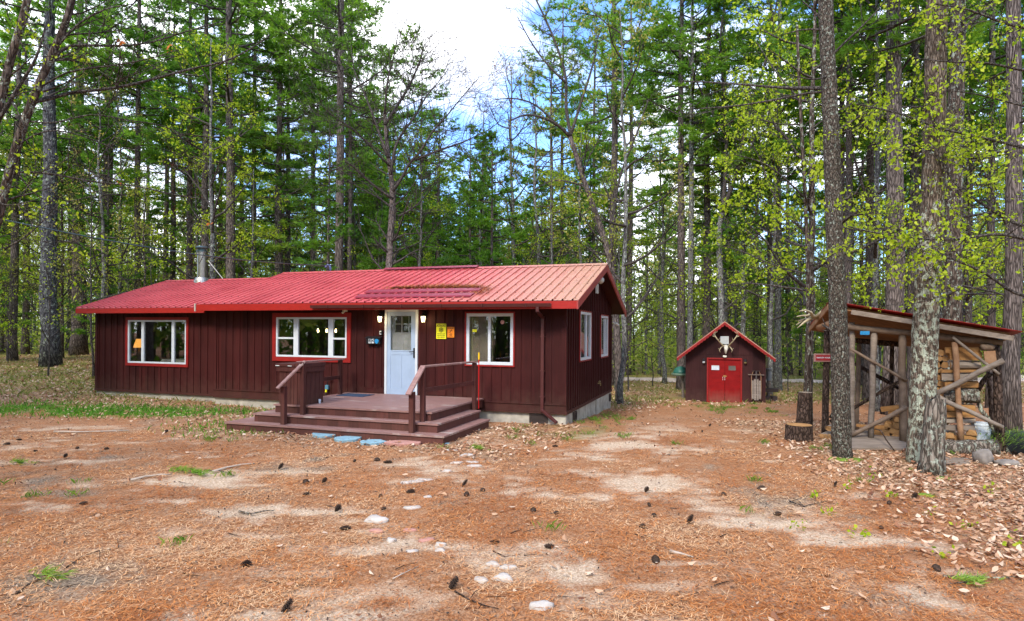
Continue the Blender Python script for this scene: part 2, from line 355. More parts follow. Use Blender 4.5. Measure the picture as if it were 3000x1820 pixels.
def masks(x, y):
    x = np.asarray(x, float); y = np.asarray(y, float)
    n1 = fbm(x * 1.7, y * 1.1, 3, 5); n2 = fbm(x * .6, y * .5, 9, 4); n3 = fbm(x * 3.1, y * 2.6, 14, 3)
    near = np.clip((15.5 - y) / 3, 0, 1)
    nw = fbm(x * .9, y * 1.6, 41, 5); nf = fbm(x * 4.2, y * 5.5, 44, 4)
    sand = blobs(SAND, x, y) * .8 + (nw - .5) * 1.7 + (nf - .5) * .9 + .13 * near
    sand = np.clip((sand - .27) * 2.2, 0, 1) * np.clip(near + .15, 0, 1)
    soil = np.clip((blobs(SOIL, x, y) * .8 + (n3 - .5) * 1.3 + (n2 - .5) * 1.2 - .16) * 1.5, 0, 1)
    lawn = np.clip(blobs(LAWN, x, y) * (.15 + 1.5 * n1), 0, 1) ** 1.3
    sparse = np.clip(blobs(SPARSE, x, y) * (.2 + 1.6 * n1), 0, 1)
    # leaf litter: right of the clearing, round the cabin's foot, and the whole forest floor
    edge = 4.0 + .10 * (y - 8) + 1.6 * (vnoise(x * .8, y * .8, 77) - .5)
    right = np.clip((x - edge) / 1.6, 0, 1) * (y < 16) * np.clip((y - 4.6) / 1.2 + (x - 5) * .4, 0, 1)
    hx, hy = np.vectorize(house_local)(x, y) if x.size < 2 else (None, None)
    c, s = math.cos(HR), math.sin(HR); dx, dy = x - HO.x, y - HO.y
    lx, ly = c * dx + s * dy, -s * dx + c * dy
    foot = np.clip(1 - np.abs(ly + 1.4) / 2.4, 0, 1) * (lx < .5) * (lx > -22) * .9
    foot = np.maximum(foot, np.clip(1 - np.abs(ly + 3.6) / 1.0, 0, 1) * (lx < 0) * (lx > -7.5) * .8)
    floor = np.clip((y - 14 - 1.2 * np.clip(x - 1, 0, 6)) / 6, 0, 1)
    leaf = np.clip(np.maximum(np.maximum(right * .95, foot), floor * .8) * (.35 + 1.3 * n1), 0, 1)
    olive = np.clip(floor * (.2 + 1.4 * n2) - .25, 0, 1)
    return dict(sand=sand * (1 - .5 * lawn), leaf=leaf, lawn=lawn, sparse=sparse, soil=soil, olive=olive, floor=floor)

def axis(segs):
    out = []
    for a, b, st in segs: out += list(np.arange(a, b - 1e-6, st))
    return np.array(out + [segs[-1][1]])
def build_ground():
    xs = axis([(-420, -120, 30), (-120, -40, 5), (-40, -14, .8), (-14, 12, .09), (12, 40, .8), (40, 120, 5), (120, 420, 30)])
    ys = axis([(-120, -10, 10), (-10, 3, 1), (3, 13, .07), (13, 27, .14), (27, 60, .7), (60, 120, 4), (120, 520, 25)])
    X, Y = np.meshgrid(xs, ys); nx, ny = len(xs), len(ys)
    Z = ground(X, Y) + (fbm(X * 7, Y * 7, 21, 3) - .5) * .035 * (Y > 3) * (Y < 27)
    mk = masks(X.ravel(), Y.ravel())
    Z = Z + (mk['leaf'].reshape(Z.shape) * (vnoise(X * 11, Y * 11, 4) - .3) * .03 - mk['sand'].reshape(Z.shape) * .012)
    me = bpy.data.meshes.new('ground'); nv = nx * ny
    me.vertices.add(nv); me.vertices.foreach_set('co', np.stack([X, Y, Z], -1).astype(np.float32).ravel())
    i = np.arange(nv).reshape(ny, nx)
    q = np.stack([i[:-1, :-1], i[:-1, 1:], i[1:, 1:], i[1:, :-1]], -1).reshape(-1, 4)
    me.loops.add(q.size); me.loops.foreach_set('vertex_index', q.ravel().astype(np.int32))
    me.polygons.add(len(q)); me.polygons.foreach_set('loop_start', (np.arange(len(q)) * 4).astype(np.int32))
    for k, v in mk.items():
        at = me.attributes.new(k, 'FLOAT', 'POINT'); at.data.foreach_set('value', v.astype(np.float32))
    me.update(calc_edges=True); me.polygons.foreach_set('use_smooth', [True] * len(q))
    m, t, b = nt('ground'); b.inputs['Roughness'].default_value = .95; b.inputs['Specular IOR Level'].default_value = .1
    def A(nm): a = t.nodes.new('ShaderNodeAttribute'); a.attribute_name = nm; return a.outputs['Fac']
    v = coords(t); fine = noise(t, v, 38, 6, .75); mid = noise(t, v, 6, 6, .7); big = noise(t, v, 1.1, 4)
    st = noise(t, coords(t, (1, .45, 1)), 60, 5, .8)
    c = ramp(t, st, [(.30, (.05, .020, .011)), (.42, (.27, .095, .034)), (.58, (.50, .21, .080)), (.72, (.68, .42, .235))])
    c = mixc(t, ramp(t, noise(t, coords(t, (.9, .7, 1)), 1.3, 6, .65), [(.38, (0, 0, 0)), (.62, (.75, .75, .75))]), c, ramp(t, st, [(.34, (.08, .028, .011)), (.66, (.50, .18, .055))]))
    c = mixc(t, ramp(t, mid, [(.35, (0, 0, 0)), (.7, (.6, .6, .6))]), c, ramp(t, fine, [(.36, (.13, .065, .035)), (.64, (.62, .42, .26))]))
    c = mixc(t, ramp(t, noise(t, v, 14, 5, .8), [(.58, (0, 0, 0)), (.66, (.9, .9, .9))]), c, (.05, .03, .02))
    def sharp(nm, g, lo, hi):
        a = N(t, 'ShaderNodeMath', operation='MULTIPLY_ADD'); t.links.new(g, a.inputs[0]); a.inputs[1].default_value = .9; t.links.new(A(nm), a.inputs[2])
        return N_map(t, a.outputs[0], lo, hi)
    soil = ramp(t, fine, [(.36, (.07, .045, .03)), (.66, (.42, .31, .21))])
    c = mixc(t, sharp('soil', fine, .55, 1.35), c, soil)
    sandc = ramp(t, fine, [(.34, (.33, .21, .125)), (.62, (.74, .575, .41))])
    c = mixc(t, sharp('sand', fine, .42, 1.5), c, sandc)
    leafc = ramp(t, noise(t, v, 24, 3, .6), [(.3, (.13, .06, .035)), (.5, (.33, .19, .10)), (.68, (.55, .40, .25))])
    c = mixc(t, sharp('leaf', mid, .75, 1.3), c, leafc)
    ol = ramp(t, fine, [(.3, (.16, .15, .035)), (.7, (.36, .30, .10))])
    c = mixc(t, sharp('olive', mid, .65, 1.2), c, ol)
    c = mixc(t, sharp('sparse', fine, .9, 1.7), c, (.16, .17, .035))
    c = mixc(t, sharp('lawn', mid, .7, 1.1), c, ramp(t, fine, [(.3, (.06, .15, .015)), (.7, (.14, .27, .03))]))
    t.links.new(c, b.inputs['Base Color'])
    h = N(t, 'ShaderNodeMath', operation='ADD'); t.links.new(st, h.inputs[0]); t.links.new(mid, h.inputs[1]); bump(t, b, h.outputs[0], .8, .03)
    me.materials.append(m)
    tag(link('ground', me), kind='structure')
build_ground()
# sandy track through the woods behind
def road():
    def strip(pts, w, name):
        mb = MB(); L = []
        for k in range(len(pts) - 1):
            (x0, y0), (x1, y1) = pts[k], pts[k + 1]
            for j in range(12): L.append((x0 + (x1 - x0) * j / 12, y0 + (y1 - y0) * j / 12))
        L.append(pts[-1]); vs = []; fs = []
        for k, (x, y) in enumerate(L):
            for j in range(7):
                o = (j - 3) / 3 * (w / 2) * (1 + .25 * (vnoise(np.array(x * .5), np.array(y + j), 3) - .5))
                vs.append((x, y + o, gz(x, y + o) + .12 - .1 * (abs(j - 3) == 3)))
        n = len(L); fs = [(a * 7 + j, (a + 1) * 7 + j, (a + 1) * 7 + j + 1, a * 7 + j + 1) for a in range(n - 1) for j in range(6)]
        mb.add(vs, fs); o = mb.build(name, plain('track', (.56, .44, .34), .95, var=.3, scale=1.5), smooth=True); tag(o, kind='structure')
    a = GD(1500, 903)
    strip([(-4, 43), (4, 41), (12, 39.5), (20, 39), (30, 40), (45, 44)], 3.4, 'dirt_road')
road()

# ------------------------------------------------------------------ sky, sun, camera
def world():
    w = bpy.data.worlds.new('World'); scene.world = w; w.use_nodes = True
    t = w.node_tree; t.nodes.clear()
    out = t.nodes.new('ShaderNodeOutputWorld'); bg = t.nodes.new('ShaderNodeBackground'); t.links.new(bg.outputs[0], out.inputs[0])
    sky = t.nodes.new('ShaderNodeTexSky'); sky.sky_type = 'NISHITA'; sky.sun_disc = False
    sky.sun_elevation = R(SUN_EL); sky.sun_rotation = R(SUN_AZ); sky.air_density = 1.0; sky.dust_density = .6; sky.ozone_density = 2.0
    v = t.nodes.new('ShaderNodeTexCoord'); mp = t.nodes.new('ShaderNodeMapping'); mp.inputs['Scale'].default_value = (1, 1, 1.6)
    mp.inputs['Location'].default_value = CLOUD_LOC
    t.links.new(v.outputs['Generated'], mp.inputs['Vector'])
    n = N(t, 'ShaderNodeTexNoise', Scale=2.6, Detail=7.0, Roughness=.55); t.links.new(mp.outputs[0], n.inputs['Vector'])
    m = ramp(t, n.outputs['Fac'], [(.44, (0, 0, 0)), (.56, (1, 1, 1))])
    n2 = N(t, 'ShaderNodeTexNoise', Scale=6.0, Detail=6.0); t.links.new(mp.outputs[0], n2.inputs['Vector'])
    cl = ramp(t, n2.outputs['Fac'], [(.34, (3.6, 4.0, 5.2)), (.6, (10.5, 10.6, 11))])
    c = mixc(t, m, mixc(t, 1.0, sky.outputs[0], (.9, 1.15, 1.6), 'MULTIPLY'), cl)
    t.links.new(c, bg.inputs['Color']); bg.inputs['Strength'].default_value = SKY_STR
SUN_EL, SUN_AZ, SKY_STR, CLOUD_LOC = 43, 205, .12, (3.1, .6, 1.7)
world()
sun = bpy.data.lights.new('sun', 'SUN'); sun.energy = 1.5; sun.angle = R(14); sun.color = (1, .93, .82)
so = bpy.data.objects.new('sun', sun); col.objects.link(so)
_el, _az = R(SUN_EL), R(SUN_AZ)
_d = Vector((math.sin(_az) * math.cos(_el), math.cos(_az) * math.cos(_el), math.sin(_el)))
so.rotation_euler = _d.to_track_quat('Z', 'Y').to_euler(); so.location = (0, 0, 60)
cam = bpy.data.cameras.new('camera'); co = bpy.data.objects.new('camera', cam); col.objects.link(co)
cam.sensor_width = 36; cam.lens = F / 3000 * 36; cam.clip_end = 2000; cam.clip_start = .1
cam.shift_x = 0; cam.shift_y = (YH - 910) / 3000
co.location = (0, 0, CAMZ); co.rotation_euler = (R(90), 0, 0)
co.rotation_euler = (Matrix.Rotation(R(90), 3, 'X') @ Matrix.Rotation(ROLL, 3, 'Z')).to_euler()
scene.camera = co
scene.view_settings.view_transform = 'Standard'; scene.view_settings.look = 'None'; scene.view_settings.exposure = EXPOSURE = 1.5
scene.view_settings.gamma = 1
scene.render.engine = 'CYCLES'; scene.render.resolution_x = 1024; scene.render.resolution_y = 621
cy = scene.cycles; cy.max_bounces = 10; cy.diffuse_bounces = 6; cy.glossy_bounces = 3; cy.transmission_bounces = 4; cy.transparent_max_bounces = 12

# ------------------------------------------------------------------ scatter
def wedge(n, y0, y1, margin=1.3, power=1.0, xlim=None):
    """random ground points between two distances inside the view, denser towards the viewer"""
    u = RNG.random(n)
    if power == 1: y = y0 * (y1 / y0) ** u
    else: y = y0 + (y1 - y0) * u
    x = (RNG.random(n) * 2 - 1) * y * .83 * margin
    return x, y
def in_house(x, y, pad=.0):
    c, s = math.cos(HR), math.sin(HR); dx, dy = x - HO.x, y - HO.y
    lx, ly = c * dx + s * dy, -s * dx + c * dy
    a = (lx > -10.2 - pad) & (lx < pad) & (ly > -pad) & (ly < 6.1 + pad)
    b = (lx > -15 - pad) & (lx < -10) & (ly > .15 - pad) & (ly < 6.1 + pad)
    d = (lx > -6.6) & (lx < -1.5) & (ly > -3.4) & (ly < 0)
    e = (np.abs(x - 8.3) < 1.6) & (y > 24.5) & (y < 28)
    return a | b | d | e
def flat_quads(x, y, z, L, W, yaw, pitch, roll, curl=0):
    """bent two-part leaves: 2 quads each (8 corners)"""
    n = len(x)
    d = np.stack([np.cos(yaw) * np.cos(pitch), np.sin(yaw) * np.cos(pitch), np.sin(pitch)], -1)
    s = np.stack([-np.sin(yaw) * np.cos(roll), np.cos(yaw) * np.cos(roll), np.sin(roll)], -1)
    s2 = np.stack([-np.sin(yaw) * np.cos(-roll + .5), np.cos(yaw) * np.cos(-roll + .5), np.sin(-roll + .5)], -1)
    p = np.stack([x, y, z], -1); L = L[:, None]; W = W[:, None]
    up = np.array([0, 0, 1.]) * (curl * L)
    a = p - d * L / 2; b = p + d * L / 2 + up
    m1 = p + s * W / 2 - d * L * .05 + up * .3; m2 = p - s2 * W / 2 + d * L * .1 + up * .3
    e1 = p + s * W * .42 + d * L * .28 + up * .5; e2 = p - s2 * W * .42 - d * L * .2
    return np.stack([a, m1, e1, b, a, b, m2, e2], 1).reshape(-1, 3)
def leaves():
    xs, ys = [], []
    x, y = wedge(180000, 4.4, 40); k = masks(x, y)
    keep = (RNG.random(len(x)) < k['leaf'] * .62 * np.clip(y / 8, .5, 1.2) + .0045) & ~in_house(x, y)
    x, y = x[keep], y[keep]; n = len(x)
    L = RNG.uniform(.045, .105, n) * np.clip(y / 16, 1, 1.5)
    z = ground(x, y) + RNG.uniform(.012, .05, n)
    v = flat_quads(x, y, z, L, L * RNG.uniform(.45, .75, n), RNG.random(n) * 6.28, RNG.normal(0, .3, n), RNG.normal(0, .5, n), .15)
    tint = np.repeat(np.clip(RNG.normal(.58, .28, n), 0, 1), 2)
    o = link('fallen_leaves', np_mesh('fallen_leaves', v, 4, MATS['dead_leaf'], rnd=tint)); tag(o, 'dry tan and pinkish oak leaves littering the ground', 'leaves', kind='stuff')
leaves()
def flecks():
    x, y = wedge(26000, 4.3, 20); n = len(x); keep = ~in_house(x, y) & (RNG.random(n) < np.clip(2.2 * fbm(x * 1.3, y * 1.3, 71, 4) - .6, .05, 1)); x, y = x[keep], y[keep]; n = len(x)
    L = RNG.uniform(.012, .045, n) * np.clip(y / 9, .8, 1.6); v = flat_quads(x, y, ground(x, y) + RNG.uniform(.008, .03, n), L, L * RNG.uniform(.2, .7, n), RNG.random(n) * 6.28, RNG.normal(0, .4, n), RNG.normal(0, .4, n), .1)
    o = link('bark_flecks', np_mesh('bark_flecks', v, 4, MATS['fleck'], rnd=np.repeat(RNG.random(n), 2))); tag(o, 'dark bark flecks and crumbs strewn over the clearing', 'litter', kind='stuff')
leaf_mat('fleck', [(0, (.025, .016, .011)), (.6, (.10, .06, .04)), (.8, (.30, .2, .13)), (1, (.6, .48, .36))], 0)
flecks()
def needles():
    x, y = wedge(185000, 4.3, 13.5); k = masks(x, y)
    keep = (RNG.random(len(x)) < np.clip(1.1 - 1.15 * k['sand'] - .5 * k['leaf'] - .7 * k['soil'] - .6 * k['lawn'], .16, 1) * np.clip(2.4 * fbm(x * 1.7, y * 1.5, 31, 5) - .55, .05, 1)) & ~in_house(x, y)
    x, y = x[keep], y[keep]; n = len(x)
    yaw = RNG.random(n) * 6.28; L = RNG.uniform(.05, .11, n); w = RNG.uniform(.0018, .0035, n) * np.clip(y / 6, 1, 2)
    z = ground(x, y) + RNG.uniform(.006, .035, n)
    d = np.stack([np.cos(yaw), np.sin(yaw), RNG.normal(0, .18, n)], -1); s = np.stack([-np.sin(yaw), np.cos(yaw), 0 * yaw], -1)
    p = np.stack([x, y, z], -1)
    q = np.stack([p - d * L[:, None] / 2, p + s * w[:, None], p + d * L[:, None] / 2, p - s * w[:, None]], 1).reshape(-1, 3)
    o = link('pine_needles', np_mesh('pine_needles', q, 4, MATS['fallen_needle'], rnd=np.clip(RNG.normal(.5, .22, n) + (fbm(x * 1.1, y * .9, 61, 4) - .5) * 1.5, 0, 1))); tag(o, 'orange carpet of dropped pine needles over the clearing', 'needles', kind='stuff')
needles()
def blades(x, y, h, name, mat, label, lean=.35, w=.006):
    n = len(x); yaw = RNG.random(n) * 6.28; ln = RNG.normal(0, lean, (n, 2)) * h[:, None]
    z = ground(x, y); wd = (w * np.clip(y / 9, .6, 2.4))
    p = np.stack([x, y, z], -1); s = np.stack([np.cos(yaw) * wd, np.sin(yaw) * wd, 0 * z], -1)
    tip = p + np.stack([ln[:, 0], ln[:, 1], h], -1); mid = p + np.stack([ln[:, 0] * .35, ln[:, 1] * .35, h * .6], -1)
    q = np.stack([p - s, p + s, mid + s * .7, tip, ], 1).reshape(-1, 3)
    o = link(name, np_mesh(name, q, 4, MATS[mat], rnd=np.clip(RNG.normal(.5, .25, n), 0, 1))); tag(o, label, 'grass', kind='stuff')
def grass():
    x, y = wedge(200000, 12, 24); k = masks(x, y)
    keep = (RNG.random(len(x)) < k['lawn'] * .6) & ~in_house(x, y, .1)
    x, y = x[keep], y[keep]; blades(x, y, RNG.uniform(.05, .14, len(x)), 'lawn_grass', 'grass_green', 'bright green strip of new grass in front of the low wing')
    xs, ys = [], []
    tx, ty = wedge(9000, 5.5, 30); k = masks(tx, ty)
    keep = (RNG.random(len(tx)) < k['sparse'] * .35 + .002) & ~in_house(tx, ty, .1); tx, ty = tx[keep], ty[keep]
    for a, b in zip(tx, ty):
        m = random.randint(14, 48); xs.append(a + RNG.normal(0, .06, m)); ys.append(b + RNG.normal(0, .06, m))
    x, y = np.concatenate(xs), np.concatenate(ys); ok = ~in_house(x, y, .03); x, y = x[ok], y[ok]
    blades(x, y, RNG.uniform(.03, .11, len(x)), 'grass_tufts', 'grass_tuft', 'scattered tufts of thin green grass on the bare ground', .5, .0014)
    x, y = wedge(130000, 14, 55); k = masks(x, y)
    keep = (RNG.random(len(x)) < k['olive'] * .55 + k['floor'] * .08) & ~in_house(x, y, .1)
    x, y = x[keep], y[keep]; blades(x, y, RNG.uniform(.05, .16, len(x)), 'forest_floor_growth', 'grass_olive', 'olive and straw coloured low growth on the forest floor', .6, .008)
grass()
# ------------------------------------------------------------------ the cabin (local frame: x along the front, y into the depth, z=0 at the foot of the siding)
W_, D_, LW = 10.22, 6.11, 15.0
cabin = thing('cabin', 'long low dark brown board and batten cabin with red ribbed metal roof', 'cabin', HO, HR)
SL = (3.754 - 2.583) / (D_ / 2 + .55)                        # main roof slope
def roof_z(y): return 2.583 + SL * (min(y, D_ - y) + .55)
SL2 = (3.60 - 2.508) / (D_ / 2 + .40)
def wing_z(y): return 2.508 + SL2 * (min(y, D_ - y) + .40)
def wall_grid(mb, x0, x1, z0, z1, openings, plane, batt=.25, depth=.02, axis='y', top=None, off=.0, m=0, bw=.045):
    """board-and-batten wall in the plane axis=plane facing -y (axis y) or +x (axis x), with real openings"""
    xs = sorted({x0, x1} | {o[0] for o in openings} | {o[1] for o in openings}); zs = sorted({z0, z1} | {o[2] for o in openings} | {o[3] for o in openings})
    def pt(x, z, d): return (x, plane - d, z) if axis == 'y' else (plane + d, x, z)
    for i in range(len(xs) - 1):
        for j in range(len(zs) - 1):
            cx, cz = (xs[i] + xs[i + 1]) / 2, (zs[j] + zs[j + 1]) / 2
            if any(o[0] < cx < o[1] and o[2] < cz < o[3] for o in openings): continue
            mb.quad(pt(xs[i], zs[j], 0), pt(xs[i + 1], zs[j], 0), pt(xs[i + 1], zs[j + 1], 0), pt(xs[i], zs[j + 1], 0), m)
    b = x0 + off
    while b < x1 - .03:
        jit = random.uniform(-.008, .008); spans = [(z0, top(b) if top else z1)]
        for o in openings:
            if o[0] - .06 < b < o[1] + .06:
                new = []
                for s in spans:
                    if o[2] > s[0]: new.append((s[0], min(s[1], o[2])))
                    if o[3] < s[1]: new.append((max(s[0], o[3]), s[1]))
                spans = new
        for s in spans:
            if s[1] - s[0] > .04:
                a, c = pt(b - bw / 2 + jit, s[0], 0), pt(b + bw / 2 + jit, s[1], depth)
                lo = [min(p, q) for p, q in zip(a, c)]; hi = [max(p, q) for p, q in zip(a, c)]
                mb.box(lo[0], hi[0], lo[1], hi[1], lo[2], hi[2], m)
        b += batt
WIN_W = (-13.76, -11.32, .77, 2.235); WIN_M = (-8.22, -5.745, 1.035, 2.345); WIN_R = (-2.52, -1.235, 1.03, 2.355)
DOOR = (-4.735, -3.80, .25, 2.43)
WIN_S1, WIN_S2 = (1.40, 2.86, 1.11, 2.44), (4.23, 5.50, 1.10, 2.41)
def inset(r, d): return (r[0] + d, r[1] - d, r[2] + d, r[3] - d)
mb = MB()
wall_grid(mb, -W_, 0, 0, 2.64, [inset(WIN_M, .1), inset(WIN_R, .03), inset(DOOR, .03)], 0, off=.12)
mb.box(-W_ - .01, -5.81, -.03, -.003, 0, .17); mb.box(-1.99, .02, -.03, -.003, 0, .17)              # skirt boards
mb.box(-W_ - .012, -5.8, -.052, -.004, .172, .20); mb.box(-1.99, .022, -.052, -.004, .172, .20)
mb.box(-W_ - .012, .028, -.058, -.004, -.035, -.002)
mb.box(-.09, .024, -.035, -.003, .2, 2.6); mb.box(-W_ - .02, -W_ + .08, -.03, -.003, .2, 2.6)
mb.box(-5.4, -4.75, -.036, -.004, .28, .42); mb.box(-3.78, -3.02, -.036, -.004, .28, .42)
mb.build('front_wall', MATS['siding'], cabin)
mb = MB()
wall_grid(mb, -LW, -W_, 0, 2.6, [inset(WIN_W, .05)], .15, off=.1); mb.box(-LW - .02, -W_, .10, .147, -.03, .03); mb.box(-LW - .02, -LW + .07, .115, .146, .03, 2.6)
mb.quad((-LW, .15, 0), (-LW, D_, 0), (-LW, D_, 2.6), (-LW, .15, 2.6)); mb.quad((-LW, D_, 0), (-W_, D_, 0), (-W_, D_, 2.6), (-LW, D_, 2.6))
mb.add([(-LW, .15, 2.6), (-LW, D_, 2.6), (-LW, D_ / 2, wing_z(D_ / 2) - .1)], [(0, 1, 2)])
mb.quad((-W_, 0, 0), (-W_, .15, 0), (-W_, .15, 2.64), (-W_, 0, 2.64))
mb.build('wing_wall', MATS['siding'], cabin)
mb = MB()
wall_grid(mb, 0, D_, 0, 2.46, [inset(WIN_S1, .04), inset(WIN_S2, .04)], 0, axis='x', off=.24, depth=.038, bw=.05)
wall_grid(mb, 0, D_, 2.462, 2.62, [], .012, axis='x', off=.24, depth=.038, top=lambda y: max(2.50, roof_z(y) - .12), bw=.05)
mb.add([(.012, 0, 2.62), (.012, D_, 2.62), (.012, D_ / 2, roof_z(D_ / 2) - .06)], [(0, 1, 2)])
mb.add([(-W_, 0, 2.62), (-W_, D_, 2.62), (-W_, D_ / 2, roof_z(D_ / 2) - .06)], [(0, 2, 1)])
mb.quad((-W_, D_, 0), (0, D_, 0), (0, D_, 2.62), (-W_, D_, 2.62)); mb.box(.002, .03, 0, .06, 0, 2.45); mb.box(.002, .045, D_ - .06, D_ + .02, 0, 2.4)
mb.box(.002, .05, -.05, D_ + .03, -.04, .03)
mb.build('gable_wall', MATS['siding'], cabin)
# foundation
mb = MB()
mb.box(-W_ - .02, .012, .02, .25, -.75, -.036); mb.box(-.22, .014, .25, D_, -1.1, -.042); mb.box(-LW - .02, -W_ - .02, .17, .4, -.6, -.032); mb.box(-LW - .02, -LW + .2, .4, D_, -.6, -.034)
mb.box(.014, .06, 3.55, 4.5, -1.1, -.044)
mb.build('foundation', MATS['concrete'], cabin, bevel=.01)
def grate(x0, x1, z0, z1, ax, pl, name='foundation_vent'):
    mb = MB()
    def bx(a, b, c, d, d0, d1): mb.box(a, b, pl - d1, pl - d0, c, d) if ax == 'y' else mb.box(pl + d0, pl + d1, a, b, c, d)
    bx(x0, x1, z0, z1, .001, .012); bx(x0, x1, z1 - .03, z1, .012, .03); bx(x0, x1, z0, z0 + .03, .012, .03); bx(x0, x0 + .03, z0 + .03, z1 - .03, .012, .03); bx(x1 - .03, x1, z0 + .03, z1 - .03, .012, .03)
    n = 6
    for i in range(n): z = z0 + .04 + (z1 - z0 - .09) * i / (n - 1); bx(x0 + .03, x1 - .03, z, z + .008, .012, .022)
    for i in range(9): x = x0 + .05 + (x1 - x0 - .1) * i / 8; bx(x, x + .006, z0 + .03, z1 - .03, .012, .018)
    mb.build(name, MATS['grate'], cabin)
grate(-.87, -.42, -.265, -.055, 'y', .02); grate(.68, 1.07, -.30, -.07, 'x', .014); grate(5.74, 6.08, -.33, -.10, 'x', .014)
# roofs: ribbed sheet, plus its flat underside
def ribbed(mb, x0, x1, ya, za, yb, zb, pitch=.23, rib=.034, flip=False):
    """sheet from the eave (ya,za) to the ridge (yb,zb), ribs running up the slope"""
    prof = []; x = x0
    while x < x1:
        for dx, h in ((0, 0), (.02, 0), (.03, rib), (.055, rib), (.065, 0), (.145, .0), (.15, .005), (.16, .005), (.165, 0)):
            if x + dx <= x1: prof.append((x + dx, h))
        x += pitch
    prof.append((x1, 0)); ny = 2; vs = []
    for k in range(ny):
        f = k / (ny - 1)
        for (px, h) in prof: vs.append((px, ya + (yb - ya) * f, za + (zb - za) * f + h))
    n = len(prof); fs = [(i, i + 1, n + i + 1, n + i) for i in range(n - 1)]
    if flip: fs = [f[::-1] for f in fs]
    mb.add(vs, fs)
    x = x0
    while x < x1 - .07:                                        # screw heads on the ribs' sides
        for f in (.04, .2, .4, .6, .8, .96):
            yy, zz = ya + (yb - ya) * f, za + (zb - za) * f
            mb.box(x + .075, x + .092, yy - .012, yy + .012, zz + .001, zz + .014, 1)
        x += pitch
mb = MB(); x0, x1 = -W_ - .12, .414
ribbed(mb, x0, x1, -.55, roof_z(-.55), D_ / 2, roof_z(D_ / 2)); ribbed(mb, x0, x1, D_ + .55, roof_z(-.55), D_ / 2, roof_z(D_ / 2), flip=True)
roof = mb.build('roof', [MATS['roof'], MATS['gutter_brown']], cabin)
mb = MB(); zr = roof_z(D_ / 2)
mb.prism([(D_ / 2 - .16, zr - .03), (D_ / 2, zr + .035), (D_ / 2 + .16, zr - .03), (D_ / 2, zr - .0)], 0, x0 - .01, x1 + .01)
mb.build('ridge_cap', MATS['roof'], roof)
mb = MB(); mb.prism([(D_ / 2 - .17, zr + .012), (D_ / 2, zr + .085), (D_ / 2 + .17, zr + .012), (D_ / 2, zr + .04)], 0, -6.53, -3.40)
mb.build('raised_ridge_vent', MATS['snow_guard'], roof)
mb = MB()
ribbed(mb, -LW - .37, -W_ - .121, -.25, wing_z(-.25) - .05, D_ / 2, wing_z(D_ / 2)); ribbed(mb, -LW - .37, -W_ - .121, D_ + .4, wing_z(-.25) - .05, D_ / 2, wing_z(D_ / 2), flip=True)
ribbed(mb, -W_ - .121, -8.8, D_ / 2 - 1.2, wing_z(D_ / 2 - 1.2) - .35, D_ / 2, wing_z(D_ / 2) - .3)
wroof = mb.build('wing_roof', [MATS['roof'], MATS['gutter_brown']], cabin)
mb = MB(); zw = wing_z(D_ / 2); mb.prism([(D_ / 2 - .15, zw - .03), (D_ / 2, zw + .03), (D_ / 2 + .15, zw - .03), (D_ / 2, zw - .0)], 0, -LW - .38, -W_ - .13)
mb.build('ridge_cap', MATS['roof'], wroof)
# soffit, fascia, barge boards
mb = MB(); ze = roof_z(-.55)
for sgn in (0, 1):
    def yy(y): return y if not sgn else D_ - y
    vs = [(x, yy(y), z) for x in (x0 + .02, x1 - .03) for (y, z) in ((-.53, ze - .03), (D_ / 2, zr - .05), (D_ / 2, zr - .10), (-.53, ze - .12), )]
    mb.add(vs, [(0, 1, 5, 4), (3, 7, 6, 2), (0, 4, 7, 3), (0, 3, 2, 1), (4, 5, 6, 7)])
mb.quad((-LW - .3, -.22, wing_z(-.25) - .12), (-W_ - .12, -.22, wing_z(-.25) - .12), (-W_ - .12, .15, wing_z(-.25) - .12), (-LW - .3, .15, wing_z(-.25) - .12))
mb.build('soffit', MATS['siding'], cabin)
mb = MB()
mb.box(x0 - .0, x1 - .03, -.575, -.535, ze - .19, ze - .012); mb.box(-LW - .33, x0 - .001, -.28, -.24, wing_z(-.25) - .21, wing_z(-.25) - .06)
mb.build('fascia', MATS['fascia_red'], cabin, bevel=.004)
mb = MB()
for sgn in (0, 1):
    def yy(y): return y if not sgn else D_ - y
    mb.add([(x, yy(y), z) for x in (x1 - .03, x1 + .006) for (y, z) in ((-.578, ze - .012), (D_ / 2, zr + .0), (D_ / 2, zr - .19), (-.578, ze - .20))],
           [(0, 1, 2, 3), (4, 7, 6, 5), (0, 3, 7, 4), (3, 2, 6, 7), (0, 4, 5, 1)])
mb.build('barge_board', plain('barge', (.31, .045, .04), .45), cabin)
mb = MB(); mb.box(x0 - .03, x0 + .012, -.60, -.55, ze - .20, ze + .01); mb.build('fascia_end_cap', MATS['pale_branch'], cabin)
# gutter and downspout
mb = MB(); gz0, gx0, gx1 = 2.44, -6.53, -.19
poly = [(-.59, gz0 + .075), (-.60, gz0), (-.66, gz0), (-.685, gz0 + .075), (-.675, gz0 + .075), (-.655, gz0 + .012), (-.605, gz0 + .012), (-.60, gz0 + .075)]
mb.prism(poly, 0, gx0, gx1)
for gx in np.arange(gx0 + .5, gx1, 1.05): mb.box(gx, gx + .02, -.692, -.60, gz0 - .004, gz0 + .08)
gut = mb.build('gutter', MATS['gutter_brown'], cabin)
mb = MB(); mb.bar((-.5, -.63, gz0), (-.5, -.63, 2.33), .07, .05); mb.bar((-.5, -.63, 2.34), (-.535, -.07, 2.20), .07, .05); mb.bar((-.535, -.07, 2.24), (-.535, -.075, .02), .075, .055, up=(0, 1, 0)); mb.bar((-.535, -.08, .05), (-.13, -.27, -.20), .075, .055)
for z in (.95, 1.75, .35): mb.box(-.59, -.48, -.106, -.045, z, z + .03)
